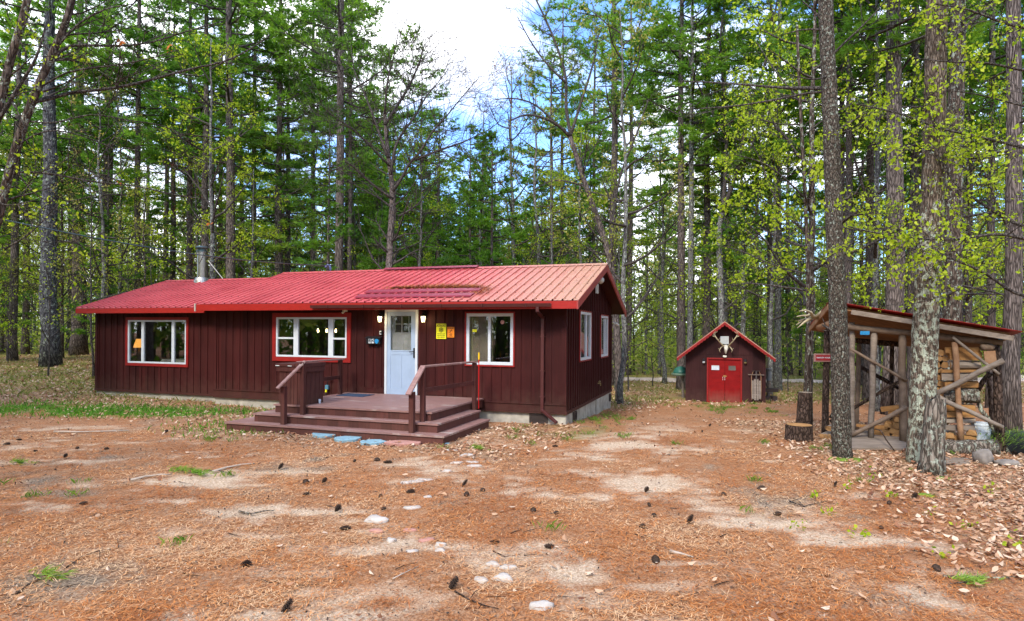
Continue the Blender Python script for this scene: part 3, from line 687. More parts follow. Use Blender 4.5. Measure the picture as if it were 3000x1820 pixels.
mb.build('downspout', MATS['gutter_brown'], gut, bevel=.004)
# windows
def window(name, rect, pl, ax, trimw, mulls, glassmat='glass', meeting=(), extra_mull=.04, frame_w=.05):
    def bx(mb, a, b, c, d, d0, d1, m=0): mb.box(a, b, pl - d1, pl - d0, c, d, m) if ax == 'y' else mb.box(pl + d0, pl + d1, a, b, c, d, m)
    def ringbox(mb, r, w, d0, d1, wt=None, wb=None):
        wt = wt or w; wb = wb or w
        bx(mb, r[0], r[1], r[3] - wt, r[3], d0, d1); bx(mb, r[0], r[1], r[2], r[2] + wb, d0, d1)
        bx(mb, r[0], r[0] + w, r[2] + wb, r[3] - wt, d0, d1); bx(mb, r[1] - w, r[1], r[2] + wb, r[3] - wt, d0, d1)
    fr = inset(rect, trimw); fm = MB(); ringbox(fm, fr, frame_w, -.05, .03)
    o = MB()
    for c in mulls: bx(fm, c - extra_mull, c + extra_mull, fr[2] + frame_w, fr[3] - frame_w, -.05, .024)
    for (a, b, z) in meeting: bx(fm, a, b, z - .025, z + .025, -.045, .02)
    win = fm.build(name, MATS['white'], cabin, bevel=.004)
    tm = MB(); ringbox(tm, rect, trimw - .002, .001, .038); tm.build('trim', MATS['trim_red'], win, bevel=.003)
    g = MB(); i = inset(fr, frame_w * .6)
    bx(g, i[0], i[1], i[2], i[3], -.012, -.008)
    return win, g, i
win, g, i = window('window', WIN_W, .15, 'y', .085, (-13.09, -11.91), extra_mull=.05); g.build('glass', MATS['glass'], win)
win, g, i = window('window', WIN_M, 0, 'y', .12, (-7.46, -6.36), extra_mull=.075, meeting=((-8.05, -7.53, 1.66), (-6.29, -5.87, 1.66))); g.build('glass', MATS['glass'], win)
win, g, i = window('window', WIN_R, 0, 'y', .04, (-1.885,), extra_mull=.035, frame_w=.075); g.build('glass', MATS['screen_glass'], win)
s = MB(); s.box(-2.33, -2.22, -.004, .004, 1.86, 1.93); s.build('sticker', MATS['sign_yellow'], win)
s = MB(); s.prism([(-1.56 + .05 * math.cos(a * .3142), 2.10 + .05 * math.sin(a * .3142)) for a in range(20)], 1, -.004, .004); s.build('round_sticker', MATS['stone_pink'], win)
win, g, i = window('window', WIN_S1, 0, 'x', .035, (2.26,), extra_mull=.03, frame_w=.07); g.build('glass', MATS['screen_glass'], win)
win, g, i = window('window', WIN_S2, 0, 'x', .035, (5.02,), extra_mull=.03, frame_w=.07); g.build('glass', MATS['screen_glass'], win)
# rooms behind the glass
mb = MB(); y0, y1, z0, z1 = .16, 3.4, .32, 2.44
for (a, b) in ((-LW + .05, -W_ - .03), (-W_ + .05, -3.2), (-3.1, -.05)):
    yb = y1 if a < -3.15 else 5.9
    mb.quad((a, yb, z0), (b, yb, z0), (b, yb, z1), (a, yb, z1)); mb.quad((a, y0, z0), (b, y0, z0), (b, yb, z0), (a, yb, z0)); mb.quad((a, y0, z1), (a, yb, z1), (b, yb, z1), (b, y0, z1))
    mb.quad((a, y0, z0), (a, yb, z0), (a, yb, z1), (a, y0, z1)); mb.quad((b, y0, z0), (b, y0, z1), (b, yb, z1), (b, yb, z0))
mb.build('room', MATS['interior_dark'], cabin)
mb = MB()
for (a, b, yy) in ((-2.46, -2.36, .1), (-1.95, -1.84, .1)):
    mb.box(a, b, yy, yy + .03, 1.1, 2.3)
mb.build('curtain', MATS['curtain'], cabin)
for bx_ in ((-2.36, -1.95, .11, .12, 1.1, 2.28), (-.13, -.12, 1.52, 2.2, 1.15, 2.38), (-.13, -.12, 4.35, 4.95, 1.15, 2.35)): mb = MB(); mb.box(*bx_); mb.build('blind', MATS['interior'], cabin)
# door
mb = MB(); fw = .065
mb.box(DOOR[0], DOOR[0] + fw, -.045, .05, DOOR[2], DOOR[3]); mb.box(DOOR[1] - fw, DOOR[1], -.045, .05, DOOR[2], DOOR[3]); mb.box(DOOR[0] + fw, DOOR[1] - fw, -.045, .05, DOOR[3] - fw, DOOR[3]); mb.box(DOOR[0] - .01, DOOR[1] + .01, -.06, .05, DOOR[2] - .02, DOOR[2] + .0)
mb.build('door_frame', MATS['white'], cabin, bevel=.004)
mb = MB(); a, b, c, d = DOOR[0] + fw + .004, DOOR[1] - fw - .004, DOOR[2] + .004, DOOR[3] - fw - .004
gl = (-4.565, -3.985, 1.385, 2.26)
mb.box(a, gl[0], -.03, .01, c, d); mb.box(gl[1], b, -.03, .01, c, d); mb.box(gl[0], gl[1], -.03, .01, gl[3], d); mb.box(gl[0], gl[1], -.022, .008, c, gl[2])
mb.box(gl[0], gl[1], -.03, -.022, 1.27, gl[2]); mb.box(gl[0], gl[1], -.03, -.022, c, .42); mb.box(-4.29, -4.245, -.03, -.022, .42, 1.27)
mb.box(a, b, -.038, -.03, c + .0, c + .05); mb.box(gl[0] - .01, gl[1] + .01, -.038, -.03, gl[2] - .025, gl[2])
mb.box(gl[0] - .012, gl[0], -.036, -.03, gl[2], gl[3]); mb.box(gl[1], gl[1] + .012, -.036, -.03, gl[2], gl[3])
door = mb.build('door', MATS['door_white'], cabin, bevel=.003)
mb = MB(); mb.box(gl[0] - .01, gl[1] + .01, -.008, -.004, gl[2] - .01, gl[3] + .01); mb.build('glass', MATS['screen_glass'], door)
mb = MB(); mb.box(-3.91, -3.875, -.05, -.03, 1.20, 1.45); mb.tube([(-3.893, -.05, 1.36), (-3.893, -.085, 1.36), (-4.0, -.085, 1.35)], .011, 8); mb.build('handle', MATS['black'], door)
mb = MB(); yd = .045
mb.box(a, -4.49, yd, yd + .035, c, d); mb.box(-4.49, b, yd, yd + .035, c, 1.84)
for k in range(4): xx = -4.49 + k * .2; mb.box(xx - .012, xx + .012, yd, yd + .035, 1.84, d)
mb.box(-4.49, b, yd, yd + .03, 2.04, 2.062); mb.box(-4.49, b, yd, yd + .03, 2.25, d)
mb.box(-4.46, -4.24, yd - .006, yd, 1.67, 1.676); mb.box(-4.11, -3.9, yd - .006, yd, 1.67, 1.676); mb.box(-4.24, -4.234, yd - .006, yd, 1.2, 1.676); mb.box(-4.116, -4.11, yd - .006, yd, 1.2, 1.676)
inn = mb.build('inner_door', MATS['inner_door'], cabin)
mb = MB(); mb.box(-4.49, b, yd + .04, yd + .05, 1.84, d); mb.build('pane', MATS['interior_dark'], inn)
# wall lanterns either side of the door
for lx in (-4.83, -3.605):
    mb = MB(); mb.box(lx - .05, lx + .05, -.02, .0 - .003, 2.24, 2.38); mb.bar((lx, -.02, 2.33), (lx, -.12, 2.35), .025, .025)
    mb.lathe((lx, -.12, 2.24), [(.012, .12), (.02, .07), (.075, .03), (.07, .0), (.06, 0)], 6)
    for k in range(4): an = k * 1.571 + .785; mb.tube([(lx + .068 * math.cos(an), -.12 + .068 * math.sin(an), 2.245), (lx + .045 * math.cos(an), -.12 + .045 * math.sin(an), 2.10)], .006, 5)
    lamp = mb.build('wall_lantern', MATS['black'], cabin)
    mb = MB(); mb.lathe((lx, -.12, 2.10), [(.04, 0), (.042, .005), (.062, .14)], 4); mb.build('lantern_glass', MATS['lantern_lit'], lamp)
    pl = bpy.data.lights.new('lantern_light', 'POINT'); pl.energy = 1.6; pl.color = (1, .78, .42); pl.shadow_soft_size = .05
    po = bpy.data.objects.new('lantern_light', pl); col.objects.link(po); po.location = house_world(lx, -.24, 2.12)
# chimney, vent pipe, small fittings
ch = MB(); cx, cyy = -13.63, 2.9; zb = wing_z(cyy)
ch.lathe((cx, cyy, zb), [(.27, -.12), (.24, .02), (.19, .12), (.145, .13), (.145, .62), (.153, .62), (.153, .66), (.145, .66), (.145, .98), (.17, .98), (.17, 1.0)], 24)
chim = ch.build('chimney', MATS['steel'], wroof, smooth=False)
ch = MB(); ch.lathe((cx, cyy, zb + 1.0), [(.18, 0), (.18, .05), (.13, .06), (.13, .12), (.205, .12), (.215, .15), (.17, .2), (.05, .215)], 24); ch.build('chimney_cap', MATS['dark_steel'], chim)
ch = MB(); ch.tube([(cx + .17, cyy + .1, zb + .72), (-12.82, 3.15, zb - .05)], .014, 6); ch.build('chimney_brace', MATS['steel'], chim)
ch = MB(); vx, vy = -8.63, 3.2; zv = roof_z(vy)
ch.tube([(vx, vy, zv - .05), (vx, vy, zv + .2), (vx - .03, vy, zv + .27), (vx - .09, vy - .02, zv + .29), (vx - .14, vy - .04, zv + .24), (vx - .15, vy - .04, zv + .2)], .04, 10)
ch.build('vent_pipe', plain('pipe_blue', (.09, .11, .22), .4), roof, smooth=True)
mb = MB(); mb.box(.012, .06, 3.30, 3.66, 2.98, 3.26)
for k in range(7): mb.box(.06, .072, 3.32, 3.64, 3.0 + k * .036, 3.018 + k * .036)
mb.build('gable_vent', MATS['vent_white'], cabin)
mb = MB(); mb.tube([(.012, 3.2, 3.42), (.1, 3.2, 3.42)], .05, 10); mb.tube([(.08, 3.2, 3.44), (.17, 3.12, 3.36), (.25, 3.02, 3.30)], [.04, .07, .1], 12); mb.build('floodlight', MATS['vent_white'], cabin, smooth=True)
mb = MB(); mb.tube([(.04, 6.1, 2.2), (.14, 6.3, 2.17)], .02, 8); mb.tube([(.12, 6.25, 2.17), (.18, 6.45, 2.12)], .045, 10); mb.build('security_camera', MATS['vent_white'], cabin)
mb = MB(); mb.tube([(.02, 3.76, .40), (.13, 3.76, .40)], .018, 8); mb.tube([(.12, 3.76, .40), (.12, 3.76, .33)], .014, 8); mb.tube([(.09, 3.73, .45), (.09, 3.79, .45)], .03, 8); mb.build('faucet', MATS['copper'], cabin)
mb = MB(); mb.box(-5.93, -5.85, -.13, -.003, 2.37, 2.42); mb.tube([(-5.89, -.1, 2.39), (-5.91, -.16, 2.33)], .03, 8); mb.build('corner_sensor', MATS['bone'], cabin)
mb = MB(); mb.box(-4.89, -4.80, -.05, -.003, 1.765, 1.89); mb.box(-4.88, -4.81, -.056, -.05, 1.775, 1.88)
kl = mb.build('key_safe', MATS['black'], cabin, bevel=.006); mb = MB(); mb.box(-4.868, -4.822, -.062, -.056, 1.845, 1.872); mb.box(-4.868, -4.822, -.062, -.056, 1.783, 1.80); mb.box(-4.872, -4.866, -.062, -.056, 1.783, 1.872); mb.build('key_safe_dial', MATS['vent_white'], kl)
# outlet with plug and cord under the main window
mb = MB(); mb.tube([(-6.30, -.004, .58), (-6.30, -.07, .58), (-6.40, -.09, .56), (-6.42, -.08, .42), (-6.44, -.08, .27), (-6.45, -.1, .2), (-6.46, -.14, .1)], .012, 8)
pl_ = mb.build('outdoor_plug', MATS['black'], cabin); mb = MB(); mb.box(-6.47, -6.37, -.11, -.05, .32, .44); mb.build('plug_box', plain('teal', (.08, .2, .26), .5), pl_, bevel=.008); mb = MB(); mb.tube([(-6.44, -.08, .32), (-6.445, -.085, .25)], .028, 8); mb.build('plug_cap', MATS['sign_yellow'], pl_)

# ---- things fixed to or lying on the cabin
def on_roof(px, py, lift=.03):
    # hit of a photograph ray with the main roof's front plane
    d = ray(px, py); c, s = math.cos(HR), math.sin(HR)
    C = Vector((0, 0, CAMZ)) - HO; lo = Vector((c * C.x + s * C.y, -s * C.x + c * C.y, C.z)); ld = Vector((c * d.x + s * d.y, -s * d.x + c * d.y, d.z))
    k = (2.583 + SL * (lo.y + .55) + lift - lo.z) / (ld.z - SL * ld.y)
    return lo + ld * k
def c3(x, y): return (1100 + x / 2.5775, 720 + y / 2.5775)
def c2(x, y): return (650 + x / 2.7176, 850 + y / 2.7176)
sg = [(on_roof(*c3(-62, 348)), on_roof(*c3(790, 337))), (on_roof(*c3(-135, 384)), on_roof(*c3(735, 373)))]
for k, (a, b) in enumerate(sg):
    t = thing('snow_guard_strip', ['upper of two flat maroon metal strips lying across the cabin roof ribs', 'lower and longer of two flat maroon metal strips lying across the roof ribs'][k], 'metal strip', house_world(*a), HR, 'loose metal strips on the roof')
    L = b.x - a.x; yv = (a.y + b.y) / 2 - a.y
    mb = MB()
    mb.add([(x, y, z) for x in (0, L) for (y, z) in ((-.14, -.14 * SL - .004), (-.14, -.14 * SL + .03), (.10, .10 * SL + .03), (.10, .10 * SL - .004))], [(0, 1, 5, 4), (1, 2, 6, 5), (2, 3, 7, 6), (0, 4, 7, 3), (0, 3, 2, 1), (4, 5, 6, 7)])
    mb.build('metal_sheet', MATS['snow_guard'], t)
def debris():
    n = 4200; c0, c1 = on_roof(*c3(120, 322)), on_roof(*c3(860, 318)); c4 = on_roof(*c3(300, 300))
    f = RNG.random(n); x = c0.x + (c1.x - c0.x) * f + RNG.normal(0, .12, n); y = c0.y + (c1.y - c0.y) * f + np.abs(RNG.normal(0, .16, n)) * (.3 + .9 * np.sin(f * 3.1)); y -= .08 * (f > .9) * RNG.random(n) * 8
    x2 = RNG.uniform(-7.5, .3, 700); y2 = RNG.uniform(-.4, 2.9, 700); x = np.concatenate([x, x2]); y = np.concatenate([y, y2]); n = len(x)
    z = 2.583 + SL * (y + .55) + RNG.random(n) * .05 + .02
    yaw = RNG.normal(0, .8, n); L = RNG.uniform(.06, .14, n)
    d = np.stack([np.cos(yaw), np.sin(yaw), SL * np.sin(yaw) + RNG.normal(0, .15, n)], -1); s = np.stack([-np.sin(yaw), np.cos(yaw), 0 * yaw], -1) * .007
    p = np.stack([x, y, z], -1); q = np.stack([p - d * L[:, None] / 2, p + s, p + d * L[:, None] / 2, p - s], 1).reshape(-1, 3)
    o = link('needle_drift', np_mesh('needle_drift', q, 4, MATS['fallen_needle'], rnd=np.clip(RNG.normal(.45, .2, n), 0, 1)), loc=HO, rot=(0, 0, HR)); tag(o, 'drift of brown pine needles caught above the roof strips', 'needles', kind='stuff')
debris()
# letterbox 84
t = thing('mailbox', 'black wall mailbox with white 8 and 4 tiles and blue badge beside the door', 'mailbox', house_world(-5.035, -.003, 1.53), HR)
mb = MB(); mb.box(-.20, .20, -.11, 0, 0, .16); mb.build('box', MATS['black'], t, bevel=.008)
mb = MB(); mb.add([(x, y, z) for x in (-.225, .225) for (y, z) in ((0, .205), (-.135, .165), (-.135, .15), (0, .185))], [(0, 1, 5, 4), (1, 2, 6, 5), (2, 3, 7, 6), (0, 3, 2, 1), (4, 5, 6, 7), (0, 4, 7, 3)]); mb.build('lid', MATS['black'], t)
for k, (xx, ch_) in enumerate(((-.09, '8'), (.005, '4'))):
    mb = MB(); mb.box(xx - .034, xx + .034, -.116, -.111, .025, .145); tl = mb.build('number_tile', MATS['white'], t)
    me = text_mesh(ch_, .115, bold=.003); me.materials.append(MATS['sign_black']); link('numeral', me, tl, (xx, -.1175, .085), (R(90), 0, 0))
mb = MB(); mb.prism([(.115 + .055 * math.cos(a * .3142), .083 + .065 * math.sin(a * .3142) * (1 if math.sin(a * .3142) < 0 else .95)) for a in range(20)], 1, -.118, -.111); mb.build('badge', MATS['blue'], t)
for xx in (-.1, .1): mb = MB(); mb.tube([(xx, -.05, .0), (xx, -.05, -.05), (xx, -.08, -.075), (xx, -.1, -.05)], .007, 6); mb.build('hook', MATS['black'], t)
# the two caution signs
def sign_face(t, lines, w, h, col_, border=True):
    mb = MB(); mb.box(-w / 2, w / 2, -.004, 0, 0, h); b = mb.build('panel', MATS[col_], t, bevel=.002)
    return b
t = thing('caution_sign', 'yellow CAUTION sign warning of falling ice and snow with black snowflake', 'sign', house_world(-3.155, -.024, 1.685), HR)
b = sign_face(t, None, .268, .375, 'sign_yellow')
mb = MB(); mb.box(-.122, .122, -.0062, -.0042, .305, .362); mb.build('heading_bar', MATS['sign_black'], t)
me = text_mesh('CAUTION', .056, bold=.0012); me.materials.append(MATS['sign_yellow']); link('heading', me, t, (0, -.0074, .333), (R(90), 0, 0))
mb = MB()
for k in range(6):
    an = k * math.pi / 3 + math.pi / 6; c_, s_ = math.cos(an), math.sin(an); cx, cz = 0, .222
    def q(r, o=0): return (cx + r * c_ - o * s_, -.0056, cz + r * s_ + o * c_)
    mb.bar(q(0), q(.064), .0022, .010, up=(-s_, 0, c_))
    for r in (.03, .045):
        for sg_ in (-1, 1): mb.bar(q(r), q(r + .018, sg_ * .02), .0022, .007, up=(-s_, 0, c_))
mb.build('snowflake', MATS['sign_black'], t)
for k, ln in enumerate(('WATCH OUT', 'FOR FALLING', 'ICE & SNOW')):
    me = text_mesh(ln, .035, bold=.001); me.materials.append(MATS['sign_black']); link('lettering', me, t, (0, -.0054, .122 - k * .042), (R(90), 0, 0))
t = thing('caution_sign', 'smaller orange CAUTION sign with slipping figure beside the yellow one', 'sign', house_world(-2.895, -.024, 1.722), HR)
sign_face(t, None, .186, .26, 'sign_orange')
mb = MB(); mb.box(-.084, .084, -.0062, -.0042, .212, .250); mb.build('heading_bar', MATS['sign_black'], t)
me = text_mesh('CAUTION', .037, bold=.0008); me.materials.append(MATS['sign_orange']); link('heading', me, t, (0, -.0074, .230), (R(90), 0, 0))
mb = MB(); yv = -.0056
for p, q_, w in (((.0, .165), (-.022, .135), .012), ((-.022, .135), (-.05, .125), .007), ((-.05, .125), (-.065, .135), .006), ((-.022, .135), (-.012, .105), .007), ((-.012, .105), (.03, .098), .006), ((.0, .163), (.03, .17), .006), ((.0, .163), (-.03, .178), .006), ((.03, .17), (.045, .155), .005)):
    mb.bar((p[0], yv, p[1]), (q_[0], yv, q_[1]), .0022, w, up=(0, 0, 1))
mb.prism([(.014 + .012 * math.cos(a * .6283), .182 + .012 * math.sin(a * .6283)) for a in range(10)], 1, yv - .001, yv + .001)
mb.build('slipping_figure', MATS['sign_black'], t)
for k, ln in enumerate(('SLIPPERY', 'WHEN', 'WET OR ICY')):
    me = text_mesh(ln, .023, bold=.0005); me.materials.append(MATS['sign_black']); link('lettering', me, t, (0, -.0054, .076 - k * .026), (R(90), 0, 0))
# lamp and bulbs inside
def in_house_thing(name, label, cat, l, group=None): return thing(name, label, cat, house_world(*l), HR, group)
t = in_house_thing('table_lamp', 'lit table lamp with orange shade seen through the low wing window', 'lamp', (-13.95, .75, .32))
mb = MB(); mb.lathe((0, 0, 0), [(.1, 0), (.1, .02), (.03, .05), (.03, .3), (.08, .5), (.05, .8), (.015, .95), (.015, 1.0)], 12); mb.build('stand', MATS['interior'], t)
mb = MB(); mb.lathe((0, 0, .98), [(.16, 0), (.14, .1), (.08, .27)], 16); mb.build('lamp_shade', MATS['shade_lit'], t)
for k, lx in enumerate((-7.71, -7.42, -7.11)):
    t = in_house_thing('pendant_bulb', ['glowing pendant bulb left of the pair in the main window centre pane', 'glowing pendant bulb at the right edge of the main window centre pane', 'glowing pendant bulb in the right sash of the main window'][k], 'light bulb', (lx, 1.3, 1.86), 'pendant bulbs in the main window')
    mb = MB(); mb.lathe((0, 0, 0), [(.004, -.04), (.02, -.03), (.026, 0), (.016, .03), (.01, .06)], 12); mb.build('bulb', MATS['bulb'], t)
    mb = MB(); mb.tube([(0, 0, .06), (0, 0, .55)], .006, 6); mb.build('cord', MATS['black'], t)
t = in_house_thing('bed', 'pale covered bed seen dimly through the low wing window', 'bed', (-12.4, 1.6, .32)); mb = MB(); mb.box(-.9, .9, -.7, .8, .25, .62); mb.build('mattress', MATS['blind'], t, bevel=.06); mb = MB(); mb.box(-.88, .88, -.68, .78, 0, .25); mb.build('bed_base', MATS['interior_dark'], t)

# ------------------------------------------------------------------ the entrance deck
deck = thing('entrance_deck', 'brown painted wooden entrance deck with wraparound steps and handrails', 'deck', HO, HR)
def boards(mb, x0, x1, y0, y1, z, n, th=.035, gap=.006):
    w = (y1 - y0) / n
    for k in range(n): mb.box(x0, x1, y0 + k * w + gap / 2, y0 + (k + 1) * w - gap / 2, z - th, z)
mb = MB(); boards(mb, -5.80, -2.0, -2.90, -.06, .27, 20); mb.build('deck_floor', MATS['worn_deck'], deck)
mb = MB(); mb.box(-5.77, -2.03, -2.87, -2.84, .055, .232); mb.box(-2.06, -2.028, -2.84, -.08, .055, .232); mb.box(-5.772, -5.74, -2.84, -.08, .055, .232); mb.build('deck_skirt', MATS['deck_paint'], deck)
def step(x0, x1, y0, y1, z, zb, inner):
    ix0, ix1, iy0 = inner
    mb = MB(); boards(mb, x0, x1, y0, iy0 + .05, z, 2); mb.box(ix1 - .03, x1, iy0 + .052, y1, z - .035, z)
    if ix0 - x0 > .05: mb.box(x0, ix0 + .03, iy0 + .052, y1, z - .035, z)
    tr = mb.build('step_tread', MATS['worn_deck'], deck)
    mb = MB(); mb.box(x0 + .03, x1 - .03, y0 + .03, y0 + .06, zb, z - .036); mb.box(x1 - .06, x1 - .03, y0 + .06, y1 - .02, zb, z - .036); mb.box(x0 + .03, x0 + .06, y0 + .06, y1 - .02, zb, z - .036)
    mb.build('step_riser', MATS['deck_paint'], deck)
step(-6.12, -1.73, -3.17, -.92, .09, -.10, (-5.74, -2.06, -2.88)); step(-6.62, -1.48, -3.44, -.98, -.09, -.34, (-6.06, -1.79, -3.12))
def post(x, y, z0, z1, w=.09): mb = MB(); mb.box(x - w / 2, x + w / 2, y - w / 2, y + w / 2, z0, z1); mb.build('post', MATS['deck_paint'], deck, bevel=.004)
def rail(p, q, w=.125, h=.035, up=(0, 0, 1)): mb = MB(); mb.bar(p, q, w, h, up=up); mb.build('handrail', MATS['worn_deck'] if w > .1 else MATS['deck_paint'], deck, bevel=.004)
# right side
post(-2.155, -2.98, .09, 1.155); post(-2.235, -3.28, -.09, .70, .10); post(-1.955, -.78, .05, 1.15)
rail((-2.155, -2.98, 1.175), (-1.955, -.66, 1.175)); rail((-2.25, -3.42, .655), (-2.154, -2.965, 1.19)); rail((-2.155, -2.92, .70), (-1.955, -.83, .70), .04, .085)
# left side
post(-4.97, -2.98, .09, 1.20); post(-5.22, -3.28, -.09, .70, .10); post(-5.70, -.55, .27, 1.13)
rail((-5.27, -3.43, .67), (-4.955, -2.94, 1.225)); rail((-5.70, -2.19, 1.15), (-5.70, -.45, 1.15)); rail((-5.70, -2.19, .70), (-5.70, -.60, .70), .04, .085)
# storage bin on the deck
t = thing('storage_bin', 'brown slatted wooden bin with hinged lid on the deck corner', 'bin', house_world(-5.36, -2.52, .27), HR)
mb = MB(); bx, by, bh = .33, .30, .80
for k in range(7):
    x = -bx + k * (2 * bx / 7); mb.box(x + .005, x + 2 * bx / 7 - .005, -by - .022, -by, 0, bh); 
for k in range(4):
    y = -by + k * (2 * by / 4); mb.box(bx, bx + .022, y + .006, y + 2 * by / 4 - .006, 0, bh); mb.box(-bx - .022, -bx, y + .006, y + 2 * by / 4 - .006, 0, bh)
mb.box(-bx + .002, bx - .002, -by + .002, by, .002, bh)
mb.build('box', MATS['deck_paint'], t)
mb = MB(); mb.box(-bx - .06, bx + .06, -by - .055, -by - .024, bh - .09, bh + .015); mb.box(bx + .026, bx + .06, -by - .024, by, bh - .09, bh + .015); mb.box(-bx - .06, -bx - .026, -by - .024, by, bh - .09, bh + .015); mb.build('rim_board', MATS['deck_paint'], t, bevel=.004)
mb = MB(); mb.box(-bx - .07, .10, -by - .075, by + .02, bh + .018, bh + .085); mb.box(.106, bx + .07, -by - .075, by + .02, bh + .018, bh + .10); mb.build('lid', MATS['deck_paint'], t, bevel=.005)
for xx in (-.34, -.02): mb = MB(); mb.box(xx - .05, xx + .05, -by - .082, -by - .076, bh + .03, bh + .045); mb.build('hinge', MATS['vent_white'], t)
mb = MB(); boards(mb, 0, 2.1, 0, .55, .012, 1, .012); t = mb.build('doormat', MATS['mat_blue'], None, loc=house_world(-5.55, -.95, .272)); t.rotation_euler = (0, 0, HR); t.scale = (.36, 1, 1); tag(t, 'flat dark blue doormat on the deck beside the door', 'mat')
t = thing('snow_stake', 'thin red snow stake with yellow top beside the deck handrail', 'stake', house_world(-1.87, -.72, .09), HR)
mb = MB(); mb.tube([(0, 0, 0), (0, 0, 1.14)], .012, 8); mb.build('shaft', MATS['stake_red'], t); mb = MB(); mb.tube([(0, 0, 1.14), (0, 0, 1.29)], .019, 8); mb.tube([(0, 0, 1.29), (0, 0, 1.31)], .008, 6); mb.build('yellow_top', MATS['stake_yellow'], t)
t = thing('plastic_cup', 'small white cup lying against the foot of the deck bin', 'cup', house_world(-4.96, -2.42, .27), HR); mb = MB(); mb.lathe((0, 0, 0), [(.022, 0), (.03, .09), (.026, .09), (.02, .01)], 12); mb.build('cup', MATS['bucket_white'], t)
# overhead cable
a = PD(-70, 512, 11.0); b = house_world(-8.55, 3.3, 4.0)
pts = [a.lerp(b, f) - Vector((0, 0, .9 * 4 * f * (1 - f) * .25)) for f in np.linspace(0, 1, 24)]
mb = MB(); mb.tube(pts, .014, 6); tag(mb.build('overhead_cable', MATS['dark_steel']), 'thin overhead service cable slung from the left to the cabin ridge', 'cable')
# ------------------------------------------------------------------ the small shed
SY = 24.5
def S(x, y, dy=0): return P(1900 + x / 3.322, 850 + y / 3.322, SY + dy)        # from the shed's close-up
o_ = S(745, 1090); SHX, SHZ = o_.x, o_.z
shed = thing('garden_shed', 'small dark brown shed with red double doors and scalloped red gable', 'shed', (SHX, SY, SHZ), HR)
def sl(x, y, dy=0): v = S(x, y, dy); return ((v.x - SHX) * .947, v.z - SHZ)
wl, wr = sl(360, 700)[0], sl(1128, 700)[0]; zt = sl(745, 628)[1]; zap = sl(745, 330)[1]; SD = 3.2
slope_s = (sl(742, 305)[1] - sl(275, 655)[1]) / (sl(742, 305)[0] - sl(275, 655)[0])
fl, frr, fzt = sl(582, 700)[0], sl(895, 700)[0], sl(745, 676)[1]
mb = MB()
def grooved(x0, x1, z0, z1f, y):
    n = max(1, round((x1 - x0) / .19)); w = (x1 - x0) / n
    for k in range(n):
        a, b = x0 + k * w, x0 + (k + 1) * w - .009
        mb.add([(a, y, z0), (b, y, z0), (b, y, z1f(b)), (a, y, z1f(a))], [(0, 1, 2, 3)]); mb.add([(b, y + .012, z0), (b + .009, y + .012, z0), (b + .009, y + .012, z1f(b)), (b, y + .012, z1f(b))], [(0, 1, 2, 3)])
xa = sl(742, 305)[0]; zr_ = sl(742, 305)[1]
def roofline(x): return zr_ - abs(x - xa) * slope_s - .10
grooved(wl, fl, -.12, lambda x: zt, 0); grooved(frr, wr, -.12, lambda x: zt, 0); grooved(fl, frr, fzt, lambda x: zt, 0)
grooved(wl - .01, wr + .01, zt + .012, roofline, -.018)
mb.box(wl - .01, wr + .01, -.02, .0, zt - .004, zt + .012)
mb.quad((wl, 0, -.12), (wl, SD, -.12), (wl, SD, zt), (wl, 0, zt)); mb.quad((wr, 0, -.12), (wr, SD, -.12), (wr, SD, zt), (wr, 0, zt)); mb.quad((wl, SD, -.12), (wr, SD, -.12), (wr, SD, zt), (wl, SD, zt))
mb.add([(wl, SD, zt), (wr, SD, zt), (xa, SD, zr_ - .1)], [(0, 1, 2)])
mb.box(wl - .02, wl + .07, -.03, -.002, -.12, zt - .02); mb.box(wr - .06, wr + .02, -.03, -.002, -.12, zt - .02)
mb.build('wall', MATS['shed_siding'], shed)
mb = MB(); el = sl(272, 655); er = sl(1218, 655)
for (ex, ez) in (el, er):
    sg = 1 if ex > xa else -1
    mb.add([(x, y, z) for y in (-.42, SD + .3) for (x, z) in ((xa, zr_), (ex, ez), (ex, ez - .035), (xa, zr_ - .035))], [(0, 1, 5, 4), (3, 7, 6, 2), (0, 3, 2, 1), (4, 5, 6, 7), (1, 2, 6, 5)])
sroof = mb.build('roof', MATS['roof'], shed)
for (ex, ez) in (el, er):
    mb = MB(); n = 16; top = []; bot = []
    for k in range(n * 4 + 1):
        f = k / (n * 4); x = xa + (ex - xa) * f; z = zr_ + (ez - zr_) * f - .038
        top.append((x, z)); bot.append((x, z - .085 - .05 * abs(math.sin(f * n * math.pi))))
    m_ = len(top)
    vs = [(x, -.425, z) for x, z in top] + [(x, -.425, z) for x, z in bot] + [(x, -.40, z) for x, z in top] + [(x, -.40, z) for x, z in bot]
    mb.add(vs, [(k, m_ + k, m_ + k + 1, k + 1) for k in range(m_ - 1)] + [(2 * m_ + k, 2 * m_ + k + 1, 3 * m_ + k + 1, 3 * m_ + k) for k in range(m_ - 1)] + [(m_ + k, 3 * m_ + k, 3 * m_ + k + 1, m_ + k + 1) for k in range(m_ - 1)])
    mb.build('scalloped_board', MATS['trim_red'], shed)
mb = MB(); mb.box(fl - .06, fl, -.05, .03, -.03, fzt + .06); mb.box(frr, frr + .06, -.05, .03, -.03, fzt + .06); mb.box(fl, frr, -.05, .03, fzt, fzt + .06); mb.box(fl, frr, -.05, .05, -.06, .02); mb.build('door_frame', MATS['trim_red'], shed, bevel=.006)
mid = (fl + frr) / 2 + .02
